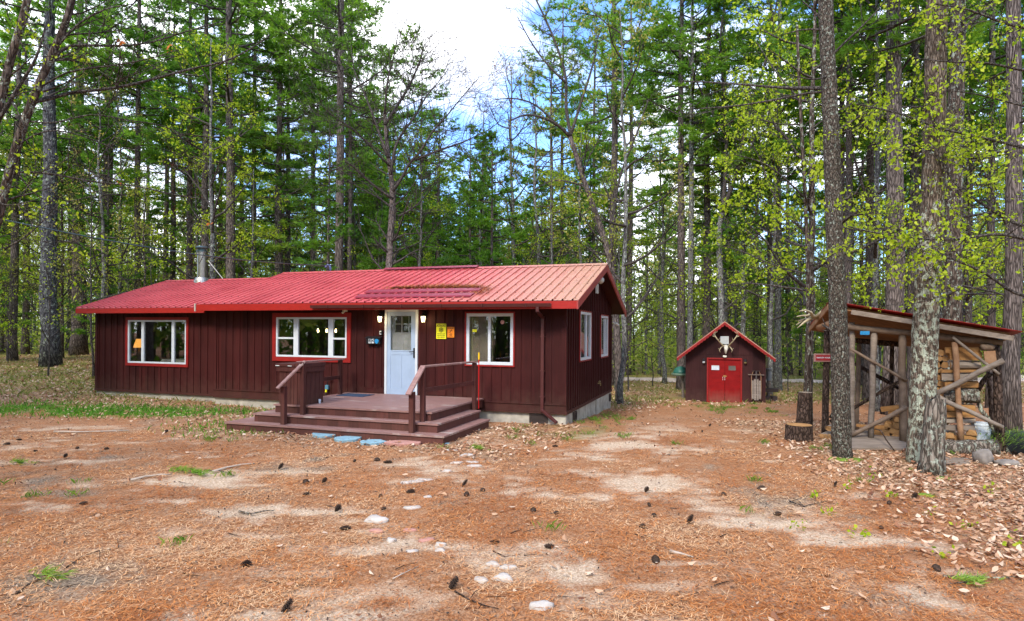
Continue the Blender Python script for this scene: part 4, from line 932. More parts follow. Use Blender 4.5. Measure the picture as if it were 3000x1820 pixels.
for k, (a, b) in enumerate(((fl + .004, mid - .006), (mid + .006, frr - .004))):
    mb = MB(); mb.box(a, b, 0, .03, .025, fzt - .004); d_ = mb.build('door', MATS['door_red'], shed)
    wx0, wx1 = (sl(612, 740)[0], sl(688, 740)[0]) if k == 0 else (sl(778, 740)[0], sl(848, 740)[0])
    wz1, wz0 = sl(700, 735)[1], sl(700, 780)[1]
    mb = MB(); mb.box(wx0, wx1, -.012, -.002, wz0, wz1); win = mb.build('window', MATS['white' if k == 0 else 'interior_dark'], d_)
    mb = MB(); mb.box(wx0 - .02, wx0, -.02, -.002, wz0 - .02, wz1 + .02); mb.box(wx1, wx1 + .02, -.02, -.002, wz0 - .02, wz1 + .02); mb.box(wx0, wx1, -.02, -.002, wz1, wz1 + .02); mb.box(wx0, wx1, -.02, -.002, wz0 - .02, wz0); mb.build('frame', MATS['door_red'], win)
    hx = sl(722 if k == 0 else 742, 860)[0]; hz = sl(700, 862)[1]
    mb = MB(); mb.tube([(hx, -.002, hz + .06), (hx, -.04, hz + .05), (hx, -.04, hz - .05), (hx, -.002, hz - .06)], .009, 6); mb.build('handle', MATS['vent_white'], d_)
mb = MB(); hz = sl(700, 838)[1]; mb.prism([(mid + .075 * math.cos(a * .3927), hz + .035 * math.sin(a * .3927)) for a in range(16)], 1, -.03, -.002); mb.build('latch_block', MATS['split_wood'], shed)
vx0, vz1 = sl(700, 450); vx1, vz0 = sl(780, 526); mb = MB(); mb.box(vx0, vx1, -.05, -.019, vz0, vz1)
for k in range(8): z = vz0 + .03 + k * (vz1 - vz0 - .06) / 7; mb.box(vx0 + .03, vx1 - .03, -.066, -.05, z, z + .016)
mb.build('gable_vent', MATS['vent_white'], shed)
for (px, py, mt) in ((536, 690, 'lamp_glass'), (940, 690, 'copper')):
    x, z = sl(px, py); mb = MB(); mb.box(x - .04, x + .04, -.02, -.001, z, z + .08); mb.lathe((x, -.08, z - .02), [(.055, 0), (.06, .03), (.03, .08), (.01, .1)], 12); l_ = mb.build('wall_lamp', MATS['black'], shed)
    mb = MB(); mb.lathe((x, -.08, z - .1), [(.02, 0), (.05, .02), (.052, .07), (.045, .08)], 12); mb.build('lamp_jar', MATS[mt], l_)
x, z = sl(742, 648); mb = MB(); mb.box(x - .07, x + .07, -.12, -.001, z - .02, z + .045); mb.lathe((x, -.09, z - .04), [(.03, 0), (.06, .02), (.06, .03)], 10); mb.build('door_light', MATS['bone'], shed, bevel=.01)
# deer skull and antlers
t = thing('antler_skull', 'bleached deer skull with wide curved antlers hung above the red shed doors', 'skull', (SHX, SY, SHZ), HR)
def sp(x, y, d): a = sl(x, y); return (a[0], d - .24 * (y < 530), a[1])
mb = MB(); mb.tube([sp(752, 540, -.10), sp(755, 560, -.17), sp(753, 585, -.17), sp(752, 605, -.15), sp(752, 620, -.12)], [.06, .085, .06, .04, .02], 10); mb.build('skull', MATS['bone'], t, smooth=True)
for sd in (-1, 1):
    X = lambda x: 752 + sd * x; mb = MB()
    mb.tube([sp(X(8), 548, -.12), sp(X(30), 540, -.16), sp(X(60), 505, -.22), sp(X(88), 470, -.28), sp(X(107), 440, -.30), sp(X(105), 420, -.28), sp(X(80), 405, -.24)], [.03, .028, .025, .022, .02, .015, .006], 8)
    mb.tube([sp(X(98), 455, -.29), sp(X(124), 450, -.3), sp(X(116), 420, -.28), sp(X(96), 398, -.26)], [.02, .018, .012, .004], 7)
    mb.tube([sp(X(28), 542, -.16), sp(X(48), 560, -.22), sp(X(62), 585, -.25), sp(X(54), 605, -.26)], [.022, .02, .018, .006], 7); mb.tube([sp(X(58), 578, -.24), sp(X(74), 565, -.27)], [.014, .004], 6)
    mb.tube([sp(X(70), 492, -.25), sp(X(60), 462, -.3)], [.012, .003], 6)
    mb.build('antler', MATS['antler'], t, smooth=True)
# sled
a = S(1022, 1095, -.35); t = thing('wooden_sled', 'old grey slatted snow sled with red steering bar leaning on the shed wall', 'sled', (a.x - .02, SY - .36 - (a.x - SHX) * .33, gz(a.x, SY - 1.0)), HR)
hh = 92 * 3.322 / 3.322 / F * SY * 1.0; hh = 1.22; sh = bpy.data.objects
def sq(x, z, d=0): return (x, .0 + .30 * z / hh + d, z)      # in the leaning plane
for xx in (-.13, -.045, .045, .13):
    top = .92 - abs(xx) * .7; bot = .06 + abs(xx) * .6; mb = MB(); mb.bar(sq(xx, bot), sq(xx, top), .075, .014, up=(0, 1, 0)); mb.build('slat', MATS['grey_wood'], t, bevel=.004)
for sd in (-1, 1): mb = MB(); mb.tube([sq(sd * .16, .1, .03), sq(sd * .175, .5, .03), sq(sd * .17, 1.0, .03), sq(sd * .10, 1.2, .03)], .012, 6); mb.build('runner', MATS['pole_tan'], t)
for z in (.3, .72): mb = MB(); mb.bar(sq(-.17, z, .015), sq(.17, z, .015), .03, .03); mb.build('crosspiece', MATS['grey_wood'], t)
mb = MB(); mb.bar(sq(-.29, 1.05), sq(.29, 1.05), .04, .025); mb.build('steering_bar', MATS['grey_wood'], t); mb = MB(); mb.bar(sq(-.15, 1.19), sq(.15, 1.19), .05, .02); mb.bar(sq(0, .9), sq(0, 1.19), .05, .015, up=(0, 1, 0)); mb.build('front_bumper', MATS['grate'], t)
# things beside the shed
a = S(315, 900, 2.2); t = thing('domed_feeder', 'green domed lid box on a post behind the left of the shed', 'feeder', (a.x, a.y, gz(a.x, a.y)))
zt_ = a.z + .3 - gz(a.x, a.y)
mb = MB(); mb.tube([(.1, 0, -.1), (.08, 0, zt_)], .06, 8); mb.build('post', MATS['grey_wood'], t); mb = MB(); mb.lathe((0, 0, zt_ + .1), [(.34, 0), (.33, .06), (.26, .2), (.12, .28), (.02, .3)], 18); mb.build('dome', MATS['green_paint'], t, smooth=True); mb = MB(); mb.lathe((0, 0, zt_), [(.36, 0), (.4, .05), (.4, .1), (.1, .11)], 18); mb.build('tray', plain('pale_green', (.2, .28, .2), .5), t)
a = S(1165, 1000, 1.5); t = thing('milk_can_post', 'weathered post with round metal can standing behind the right of the shed', 'post', (a.x, a.y, gz(a.x, a.y)))
mb = MB(); mb.tube([(0, 0, 0), (.02, 0, .8)], .08, 9); mb.build('post', MATS['grey_wood'], t); mb = MB(); mb.lathe((.02, 0, .8), [(.1, 0), (.1, .42), (.13, .45), (.13, .5)], 14); mb.build('can', plain('zinc', (.22, .23, .23), .5, metal=.4), t)
a = S(1168, 1050, .8); t = thing('plank_bench', 'low dark plank bench against the right wall of the shed', 'bench', (a.x - .1, a.y, gz(a.x, a.y)))
mb = MB(); mb.box(-.4, .42, -.18, .18, .48, .54); mb.box(-.4, .42, -.19, -.17, .40, .479); mb.build('seat', MATS['grate'], t); mb = MB(); mb.box(.2, .4, -.15, .15, -.1, .22); mb.box(-.1, .15, -.15, .15, -.1, .22); mb.build('base_block', MATS['grate'], t); mb = MB(); mb.bar((.1, .1, .5), (-.1, .15, 1.2), .05, .04); mb.build('brace', MATS['grate'], t)

# ------------------------------------------------------------------ the open firewood shelter
def c5(x, y): return (2300 + x / 2.4914, 820 + y / 2.4914)
FLc, FRc, BLc = P(2432.5, 886, 12.2), P(2990, 974.5, 10.9), P(2376, 954.5, 14.2)
fx = Vector((FRc.x - FLc.x, FRc.y - FLc.y, 0)).normalized(); fy = Vector((-fx.y, fx.x, 0))
def K(x, y, v=.25):                                          # point under a close-up pixel on a vertical plane v behind the roof's front edge
    d = ray(*c5(x, y)); C = Vector((0, 0, CAMZ)); o = FLc + fy * v
    k = (o - C).dot(fy) / d.dot(fy); return C + d * k
def KG(x, y): return GP(*c5(x, y))
ws = thing('firewood_shelter', 'rustic open pole shelter with slanting red metal roof', 'shelter', (FLc.x, FLc.y, 0))
WO = Vector((FLc.x, FLc.y, 0))
def wtube(name, pts, r, mat, parent=ws, k=9, wob=.12, n=7):
    pts = [Vector(p) for p in pts]; L = []
    if len(pts) == 2:
        for f in np.linspace(0, 1, n): L.append(pts[0].lerp(pts[1], f) + Vector(RNG.normal(0, .09, 3) * (r if np.isscalar(r) else r[0]) * (0 < f < 1)))
    else: L = pts
    r = np.linspace(r[0], r[1], len(L)) if not np.isscalar(r) else r
    if parent is ws: r = np.asarray(r) * .84
    mb = MB(); mb.tube([p - WO for p in L] if parent is ws else L, r, k, wob=wob); return mb.build(name, MATS[mat], parent, smooth=True)
BRc = FRc + (BLc - FLc); BRc.z = FRc.z - .38
def roofpt(a, b): return FLc.lerp(FRc, a).lerp(BLc.lerp(BRc, a), b)
mb = MB()                                                    # plank ceiling: boards running along the length
nb = 13
for k in range(nb):
    q_ = [roofpt(0, k / nb), roofpt(.965, k / nb), roofpt(.965, (k + .96) / nb), roofpt(0, (k + .96) / nb)]
    vs = [p - WO + Vector((0, 0, dz)) for dz in (-.11, -.085) for p in q_]
    mb.add(vs, [(0, 3, 2, 1), (4, 5, 6, 7), (0, 1, 5, 4), (2, 3, 7, 6), (1, 2, 6, 5), (3, 0, 4, 7)])
mb.build('plank_ceiling', MATS['plank_brown'], ws)
mb = MB(); q_ = [roofpt(-.01, -.03), roofpt(1.0, -.03), roofpt(1.0, 1.03), roofpt(-.01, 1.03)]
vs = [p - WO + Vector((0, 0, dz)) for dz in (.0, .012) for p in q_]; mb.add(vs, [(0, 3, 2, 1), (4, 5, 6, 7), (0, 1, 5, 4), (2, 3, 7, 6), (1, 2, 6, 5), (3, 0, 4, 7)])
mb.build('metal_roof', MATS['trim_red'], ws)
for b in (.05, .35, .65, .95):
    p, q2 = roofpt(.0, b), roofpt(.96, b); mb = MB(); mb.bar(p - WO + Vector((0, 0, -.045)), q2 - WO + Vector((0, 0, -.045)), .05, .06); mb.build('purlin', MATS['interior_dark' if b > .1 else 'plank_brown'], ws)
mb = MB(); mb.bar(roofpt(.12, -.012) - WO + Vector((0, 0, -.13)), roofpt(.965, -.012) - WO + Vector((0, 0, -.13)), .028, .09); mb.build('front_board', MATS['grey_wood'], ws, bevel=.004)
mb = MB(); mb.bar(roofpt(-.012, 0) - WO + Vector((0, 0, -.10)), roofpt(-.012, 1) - WO + Vector((0, 0, -.10)), .028, .11); mb.build('end_rafter', MATS['pole_tan'], ws, bevel=.004)
def gpost(name, top, bot, r, mat, v, **kw):
    a, b = K(*top, v), K(*bot, v); b.z = min(b.z, gz(b.x, b.y) - .03) if kw.pop('floor', True) else b.z
    return wtube(name, [a, b], r, mat, **kw)
wtube('front_beam', [K(440, 340), K(1585, 460)], .075, 'pole_wood'); wtube('back_beam', [K(470, 440, 1.7), K(860, 475, 1.7)], .07, 'log_bark'); wtube('end_beam', [K(250, 350, .95), K(345, 320, .3)], .085, 'pole_tan')
gpost('post', (308, 355), (290, 1172), (.075, .082), 'log_bark', .75); gpost('post', (488, 310), (492, 1030), .06, 'grey_wood', .35); gpost('post', (650, 375), (628, 1152), (.07, .062), 'grey_wood', .28, k=6, wob=.05, floor=False)
gpost('post', (858, 405), (866, 1190), (.075, .085), 'pole_wood', .28, k=6, wob=.05, floor=False); gpost('post', (1540, 470), (1576, 1325), (.075, .10), 'log_bark', .26)
gpost('leaning_post', (1238, 455), (1286, 1190), .058, 'pole_tan', .16, floor=False); gpost('post', (540, 470), (522, 1022), .055, 'pole_wood', 1.7); gpost('post', (782, 480), (776, 915), .05, 'log_bark', 1.7)
gpost('post', (1490, 690), (1520, 1180), .045, 'log_bark', 1.5)
for nm, a, b, r, mat, v in (('brace', (470, 500), (892, 738), .034, 'pole_wood', .2), ('brace', (1222, 418), (1562, 690), .030, 'grey_wood', .10), ('brace', (1085, 838), (1595, 588), .058, 'grey_wood', .07), ('brace', (1105, 848), (1592, 1078), (.055, .04), 'grey_wood', .07),
                            ('brace', (482, 1138), (890, 930), .05, 'pole_wood', .2), ('brace', (328, 1035), (836, 742), .042, 'log_bark', 1.2), ('brace', (508, 610), (832, 792), .05, 'log_bark', 1.75), ('brace', (330, 1010), (360, 960), .04, 'log_bark', .8), ('brace', (332, 750), (360, 800), .03, 'log_bark', .8)):
    wtube(nm, [K(*a, v), K(*b, v)], r, mat)
wtube('brace', [K(1500, 680, .3), K(1445, 740, .35), K(1408, 805, .4)], [.055, .05, .04], 'log_bark'); wtube('brace', [K(1400, 865, .35), K(1430, 950, .35), K(1480, 1010, .35), K(1535, 1115, .35), K(1640, 1285, .3)], [.04, .048, .05, .05, .04], 'bark_lichen')
wtube('beam_stub', [K(1440, 495, .12), K(1512, 492, .2)], .07, 'pole_wood'); mb = MB(); a, b = K(1490, 520, .14), K(1500, 610, .14); mb.bar(a - WO, b - WO, .17, .06, up=fy); mb.build('cleat', MATS['pole_tan'], ws)
for (x0, y0, x1, y1) in ((548, 388, 616, 388), (1560, 423, 1620, 423)):
    mb = MB(); mb.bar(K(x0, y0, .1) - WO, K(x1, y1, .1) - WO, .06, .07); mb.build('blue_patch', MATS['blue'], ws)
t = wtube('fallen_log', [K(1120, 1240, -.15), K(1545, 1225, .1)], (.17, .15), 'stump_bark', parent=None, wob=.2, k=12); tag(t, 'thick grey log lying along the ground under the shelter stack', 'log')
# weathered root on the high corner
t = thing('weathered_root', 'twisted grey driftwood root fixed to the shelter roof corner', 'driftwood', K(230, 270, .9)); r0 = K(230, 270, .9)
mb = MB()
for pts, r in ((((235, 275), (200, 265), (190, 240), (150, 222), (105, 228)), .05), (((215, 268), (180, 285), (140, 310), (90, 352)), .05), (((150, 300), (120, 305), (80, 330)), .03), (((190, 245), (165, 262), (120, 262), (85, 268)), .03), (((170, 285), (130, 290), (95, 300)), .025), (((225, 275), (265, 235), (310, 185)), .05)):
    P_ = [K(x, y, .9 - .12 * k) - r0 for k, (x, y) in enumerate(pts)]; mb.tube(P_, np.linspace(r, .008, len(P_)), 7, wob=.25)
mb.build('root', MATS['antler'], t, smooth=True)
a = K(293, 569, .64); t = thing('step_sign', 'small dark red WATCH YOUR STEP sign on the shelter corner post', 'sign', a, 0)
mb = MB(); mb.box(-.235, .235, -.012, .01, -.085, .085); mb.build('backboard', plain('sign_frame', (.30, .16, .13), .6), t, bevel=.004); mb = MB(); mb.box(-.20, .20, -.02, -.0125, -.055, .055); mb.build('panel', plain('sign_red', (.28, .015, .02), .5), t)
me = text_mesh('WATCH YOUR STEP', .042, bold=.0012); me.materials.append(MATS['white']); link('lettering', me, t, (0, -.022, 0), (R(90), 0, 0))
# firewood
def split_log(L, w, h, kind, seed):
    rr = random.Random(seed)
    if kind == 'round': prof = [(w / 2 * math.cos(a * .628) * rr.uniform(.9, 1.08), h / 2 * math.sin(a * .628) * rr.uniform(.9, 1.08)) for a in range(10)]
    elif kind == 'wedge': prof = [(-w / 2, -h * .35), (-w * .1, -h * .5), (w * .45, -h * .4), (w / 2, -h * .1), (w * .2, h * .5), (-w * .35, h * .35)]
    else: prof = [(-w / 2, -h / 2), (w * .45, -h * .45), (w / 2, h * .1), (w * .3, h / 2), (-w * .4, h * .42)]
    n = len(prof); mb = MB(); m = 4; vs = []
    for k in range(m + 1):
        f = k / m
        for (a, b) in prof: vs.append(((f - .5) * L + rr.uniform(-.012, .012) * (k in (0, m)), a * rr.uniform(.92, 1.06), b * rr.uniform(.92, 1.06)))
    fs = [(k * n + j, k * n + (j + 1) % n, (k + 1) * n + (j + 1) % n, (k + 1) * n + j) for k in range(m) for j in range(n)]
    mb.add(vs, fs, 0); mb.add(vs[:n], [tuple(range(n))[::-1]], 1); mb.add(vs[-n:], [tuple(range(n))], 1)
    return mb
FW = [0]
def firewood(p, yaw, L, w, h, kind, mat, label, tilt=0, roll=0, group='firewood in the shelter'):
    FW[0] += 1
    o = split_log(L, w, h, kind, FW[0]).build('firewood_log', [MATS[mat], MATS['end_grain']])
    o.location = p; o.rotation_euler = (roll, tilt, yaw); tag(o, label, 'firewood', group); return o
yf = math.atan2(fx.y, fx.x)
rows = [(1170, 1425, 512, 44, 'plank', 'split_wood'), (1195, 1430, 553, 62, 'plank', 'split_wood'), (1205, 1425, 622, 60, 'round', 'split_grey'), (1140, 1400, 668, 26, 'wedge', 'split_wood'), (1138, 1395, 706, 50, 'plank', 'split_grey'), (1160, 1408, 766, 52, 'wedge', 'split_wood'),
        (1150, 1415, 845, 108, 'round', 'stump_bark'), (1146, 1385, 932, 46, 'plank', 'split_wood'), (1160, 1385, 980, 46, 'plank', 'split_wood'), (1165, 1388, 1028, 36, 'wedge', 'split_grey'), (1162, 1385, 1076, 36, 'plank', 'grey_wood'), (1160, 1400, 1158, 46, 'plank', 'split_wood')]
ordn = ['topmost', 'second', 'third', 'fourth', 'fifth', 'sixth', 'seventh', 'eighth', 'ninth', 'tenth', 'eleventh', 'lowest']
look = {'split_wood': 'pale split', 'split_grey': 'weathered grey', 'stump_bark': 'thick bark covered', 'grey_wood': 'thin grey'}
for k, (x0, x1, y, h, kd, mt) in enumerate(rows):
    a, b = K(x0, y, .32), K(x1, y + random.uniform(-4, 4), .32); L = (b - a).length
    hh_ = h / 2.4914 / F * a.y
    firewood((a + b) / 2, yf, L, max(.11, hh_ * 1.1), hh_, kd, mt, '%s firewood log lying crosswise, %s from the top of the right stack' % (look[mt], ordn[k]) if k not in (0, 11) else '%s firewood log lying crosswise, %s of the right stack' % (look[mt], ordn[k]), tilt=-math.asin((b.z - a.z) / L))
for k, (x, y, w, h) in enumerate(((1212, 1128, 52, 46), (1365, 1108, 66, 46), (1178, 1122, 26, 40))):
    a = K(x, y, .45); firewood(a, yf + R(78), .42, w / 2.49 / F * a.y, h / 2.49 / F * a.y, 'wedge' if k < 2 else 'round', 'split_wood' if k < 2 else 'split_grey', ['wedge shaped log end on near the bottom left of the right stack', 'wedge shaped log end on near the bottom right of the right stack', 'small round log end on beside the bottom left wedge'][k])
# end-on column of split logs left of the crosswise stack
ry = 505; kk = 0
lv = ['top', 'second', 'third', 'fourth', 'fifth', 'sixth', 'seventh', 'eighth', 'ninth', 'tenth']
while ry < 1150:
    rh = random.uniform(38, 50); rx = 1000; c_ = 0
    while rx < 1150 - (ry > 880) * 0:
        w = random.uniform(38, 60); a = K(rx + w / 2, ry + rh / 2, .62)
        firewood(a, yf + R(88) + random.uniform(-.12, .12), .45, w / 2.49 / F * a.y * .97, rh / 2.49 / F * a.y * .95, random.choice(('wedge', 'wedge', 'round', 'plank')), random.choice(('split_wood', 'split_wood', 'split_wood', 'split_grey')), 'split log end on, %s row of column behind lichen tree' % lv[min(9, kk)], roll=random.uniform(-.3, .3))
        rx += w; c_ += 1
    ry += rh; kk += 1
# low heap between the posts
for k, (x, y, w, h, yaw_) in enumerate(((755, 1050, 50, 42, 84), (800, 1055, 48, 46, 90), (840, 1050, 44, 40, 95), (770, 1092, 48, 42, 92), (815, 1100, 50, 42, 86), (850, 1095, 40, 44, 90), (790, 1135, 46, 40, 90), (835, 1140, 48, 40, 88), (735, 1110, 60, 52, 80), (815, 1012, 46, 40, 88), (850, 1010, 40, 42, 94))):
    a = K(x, y, .75); firewood(a, yf + R(yaw_), .42, w / 2.49 / F * a.y, h / 2.49 / F * a.y, random.choice(('wedge', 'plank')), 'split_wood', 'split log end on, %s of low heap behind posts' % ('upper row' if y < 1040 else 'middle row' if y < 1085 else 'bottom row'))
for k, (x0, y0, x1, y1, h) in enumerate(((700, 945, 835, 930, 34), (755, 965, 860, 960, 30), (640, 1112, 760, 1118, 52), (520, 1060, 655, 1075, 20), (660, 1075, 745, 1075, 30))):
    a, b = K(x0, y0, .62), K(x1, y1, .6); L = (b - a).length
    firewood((a + b) / 2, math.atan2(b.y - a.y, b.x - a.x), L, .12, h / 2.49 / F * a.y, 'plank', 'split_wood', ['reddish split log lying lengthwise on top of the low heap', 'short split log just under the top of the low heap', 'stout half log lying on the shelter floor', 'thin split slab lying behind the narrow post', 'split log lying behind the stout half log'][k], tilt=-math.asin((b.z - a.z) / L))
for k, (x, y, w) in enumerate(((292, 1130, 40), (318, 1132, 44), (345, 1135, 40), (352, 1150, 40), (345, 1075, 55))):
    a = K(x, y, .55); firewood(a, yf + R(75), .5, w / 2.49 / F * a.y, .11, 'round', 'split_grey', ['leftmost pale ended log at the foot of the signed post', 'second pale ended log at the foot of the signed post', 'third pale ended log at the foot of the signed post', 'pale ended log touching the foreground pine', 'thin slab above the logs at the signed post'][k])
# floor board, planks, stones, bucket
a, b, c_, d_ = KG(480, 1250), KG(890, 1252), K(880, 1165, .9), K(490, 1150, .9)
t = MB().add([tuple(p + Vector((0, 0, dz))) for dz in (.02, .06) for p in (a, b, Vector((c_.x, c_.y, .12)), Vector((d_.x, d_.y, .12)))], [(0, 3, 2, 1), (4, 5, 6, 7), (0, 1, 5, 4), (1, 2, 6, 5), (2, 3, 7, 6), (3, 0, 4, 7)]).build('floor_sheet', MATS['grey_wood']); tag(t, 'weathered grey plywood sheet laid as the shelter floor', 'board')
t = wtube('bent_stick', [K(660, 1090, .1), K(700, 1100, -.1), K(740, 1170, -.3), K(800, 1250, -.5)], .012, 'log_bark', parent=None); tag(t, 'thin bent brown stick lying over the grey floor sheet', 'stick')
for k in range(3):
    a, b = KG(1155, 1318 + 14 * k), KG(1355 - 12 * k, 1328 + 12 * k); mb = MB(); mb.bar(a + Vector((0, 0, .03)), b + Vector((0, 0, .03)), .12, .03); tag(mb.build('grey_plank', MATS['grey_wood']), ['farthest of three grey planks lying at the foot of the split stump', 'middle of three grey planks lying at the foot of the split stump', 'nearest of three grey planks lying at the foot of the split stump'][k], 'plank', 'grey planks by the stump')
a = K(1432, 1188, .5); t = thing('bucket', 'white plastic bucket beside the right firewood stack', 'bucket', (a.x, a.y, a.z))
mb = MB(); mb.lathe((0, 0, 0), [(.125, 0), (.155, .33), (.165, .33), (.165, .37), (.15, .37), (.12, .03)], 20); mb.build('bucket_body', MATS['bucket_white'], t); mb = MB(); mb.tube([(-.165, 0, .34), (-.12, -.1, .24), (0, -.15, .2), (.12, -.1, .24), (.165, 0, .34)], .004, 5); mb.build('bail', MATS['steel'], t)
def rock(p, sx, sy, sz, mat, label, name='rock', rz=0, group=None, jag=.22, cat='stone'):
    rr = np.random.default_rng(int(abs(p[0] * 991 + p[1] * 77) * 10) % 99991); nu, nv = 14, 8; vs = []; sd = rr.random(3) * 9
    for i in range(nv + 1):
        th = math.pi * i / nv
        for j in range(nu):
            ph = 2 * math.pi * j / nu; n = np.array([math.sin(th) * math.cos(ph), math.sin(th) * math.sin(ph), math.cos(th)])
            r = 1 + jag * (math.sin(n[0] * 3.1 + sd[0]) * math.cos(n[1] * 2.7 + sd[1]) + .5 * math.sin(n[2] * 4 + n[0] * 5 + sd[2])) + .04 * rr.normal()
            if i in (0, nv): r = 1
            vs.append((n[0] * sx * r, n[1] * sy * r, np.clip(n[2] * r, -1, .8) * sz))
    fs = [(i * nu + j, (i + 1) * nu + j, (i + 1) * nu + (j + 1) % nu, i * nu + (j + 1) % nu) for i in range(nv) for j in range(nu)]
    o = MB().add(vs, fs).build(name, MATS[mat], smooth=True); o.location = p; o.rotation_euler = (0, 0, rz); return tag(o, label, cat, group)
a = KG(1485, 1350); rock((a.x, a.y + .1, a.z + .1), .16, .13, .17, 'stone_grey', 'squarish grey stone at the foot of the right shelter post')
a = KG(1625, 1355); rock((a.x, a.y, a.z + .03), .22, .15, .08, 'stone_grey', 'flat grey stone right of the right shelter post')
# dark heap under a pine bough at the right edge
a = KG(1700, 1290); rock((a.x + .25, a.y + .5, a.z + .1), .65, .4, .33, 'tarp_dark', 'dark tarpaulin heap at the right edge beside the shelter', 'tarp_heap', cat='tarpaulin')
def bough():
    n = 1500; f = RNG.random(n); c0 = KG(1620, 1235); base = np.array([a.x + .25, a.y + .35, a.z + .38])
    p = base + np.stack([RNG.normal(0, .33, n), RNG.normal(-.15, .2, n), RNG.normal(.02, .05, n) - .15 * RNG.random(n)], -1)
    yaw = RNG.normal(2.6, .7, n); d = np.stack([np.cos(yaw), np.sin(yaw) * .6 - .3, RNG.normal(-.2, .3, n)], -1); s = np.stack([-np.sin(yaw), np.cos(yaw), 0 * yaw], -1) * .006
    L = RNG.uniform(.08, .16, n)[:, None]; q = np.stack([p - s, p + s, p + d * L], 1).reshape(-1, 3)
    t = thing('cut_pine_bough', 'green cut pine bough thrown over the dark heap at the right edge', 'bough', (0, 0, 0)); link('needle_spray', np_mesh('bough', q, 3, MATS['needles_yellow'], rnd=np.clip(RNG.normal(.4, .25, n), 0, 1)), t)
    mb = MB(); mb.tube([base + np.array([.4, .1, -.1]), base, base + np.array([-.4, -.25, -.12])], [.015, .012, .004], 6); mb.build('stem', MATS['twig_bark'], t)
bough()
# the stump, the hollow log, the broken stump
a = KG(138, 1190); a.y += .2; t = thing('chopping_stump', 'low round chopping stump with pale sawn top beside the shelter', 'stump', a)
mb = MB(); prof = [(.27, -.06), (.27, .0), (.255, .1), (.25, .3), (.24, .31)]; mb.lathe((0, 0, 0), prof, 24); mb.v[-1][:, :2] *= (1 + .05 * np.sin(np.arctan2(mb.v[-1][:, 1], mb.v[-1][:, 0]) * 5))[:, None]; mb.build('bark', MATS['log_bark'], t)
mb = MB(); mb.lathe((0, 0, .312), [(.235, 0), (.235, .004)], 24); mb.build('sawn_top', MATS['end_grain'], t)
b = Vector((K(150, 820, 1.0))); b = P(*c5(130, 1070), 13.6); g = Vector((b.x, b.y, gz(b.x, b.y)))
t = thing('hollow_log', 'upright hollow log standing behind the round chopping stump', 'log', g); hz_ = P(*c5(148, 822), 13.6) - g
L = [(0, 0, -.05), (.02, 0, .3), (hz_.x * .5, 0, hz_.z * .5), (hz_.x * .8, 0, hz_.z * .8), (hz_.x, 0, hz_.z)]
mb = MB(); mb.tube(L, [.19, .155, .145, .15, .145], 16, wob=.12); 
mb.f.pop(); mb.mi.pop(); mb.build('bark', MATS['log_bark'], t, smooth=True)
mb = MB(); k0 = 16; ring = []; 
vs = [(hz_.x + r * math.cos(2 * math.pi * j / k0), r * math.sin(2 * math.pi * j / k0), hz_.z + z) for (r, z) in ((.146, .004), (.09, .006), (.088, -.3)) for j in range(k0)]
mb.add(vs, [(i * k0 + j, i * k0 + (j + 1) % k0, (i + 1) * k0 + (j + 1) % k0, (i + 1) * k0 + j) for i in range(2) for j in range(k0)]); mb.build('hollow_rim', MATS['split_grey'], t)
# ------------------------------------------------------------------ trees
def tri_needles(pos, dirs, per, L, w, up=.25, spread=.9):
    """tufts of thin needle triangles around each position"""
    n = len(pos); p = np.repeat(pos, per, 0); d = np.repeat(dirs, per, 0) + RNG.normal(0, spread, (n * per, 3)); d[:, 2] = d[:, 2] * .8 + up
    d /= np.linalg.norm(d, axis=1, keepdims=True) + 1e-9
    s = np.cross(d, RNG.normal(0, 1, d.shape)); s /= np.linalg.norm(s, axis=1, keepdims=True) + 1e-9
    l = L * RNG.uniform(.7, 1.25, (n * per, 1)); q = p + d * l * .1
    return np.stack([q - s * w, q + s * w, p + d * l], 1).reshape(-1, 3)
def leaf_quads(pos, per, size, spread, droop=.4, dirs=None):
    n = len(pos) * per; p = np.repeat(pos, per, 0) + RNG.normal(0, spread, (n, 3))
    d = RNG.normal(0, 1, (n, 3)); d[:, 2] -= droop * 1.5; d /= np.linalg.norm(d, axis=1, keepdims=True)
    s = np.cross(d, RNG.normal(0, 1, d.shape)); s /= np.linalg.norm(s, axis=1, keepdims=True)
    l = size * RNG.uniform(.35, 1.4, (n, 1))
    return np.stack([p, p + d * l * .45 + s * l * .32, p + d * l, p + d * l * .45 - s * l * .32], 1).reshape(-1, 3)
def trunk_mesh(name, h, r, mat, k=10, n=14, lean=.012, flare=.35, seed=0, tip=.12, curve=None, wob=.10):
    rr = np.random.default_rng(seed); z = h * np.linspace(0, 1, n) ** 1.15; z[0] = -.35
    off = np.cumsum(rr.normal(0, lean, (n, 2)) * h / n, 0); off[:2] = 0
    pts = np.stack([off[:, 0], off[:, 1], z], -1)
    f = np.clip(z / h, 0, 1); rad = r * ((1 - f) ** .8 * (1 - tip) + tip) * (1 + flare * np.exp(-np.clip(z, 0, 9) / .35))
    mb = MB(); mb.tube(pts, rad, k, wob=wob); return mb.mesh(name, MATS[mat], True), pts
def at_h(pts, z): return np.array([np.interp(z, pts[:, 2], pts[:, 0]), np.interp(z, pts[:, 2], pts[:, 1]), z])
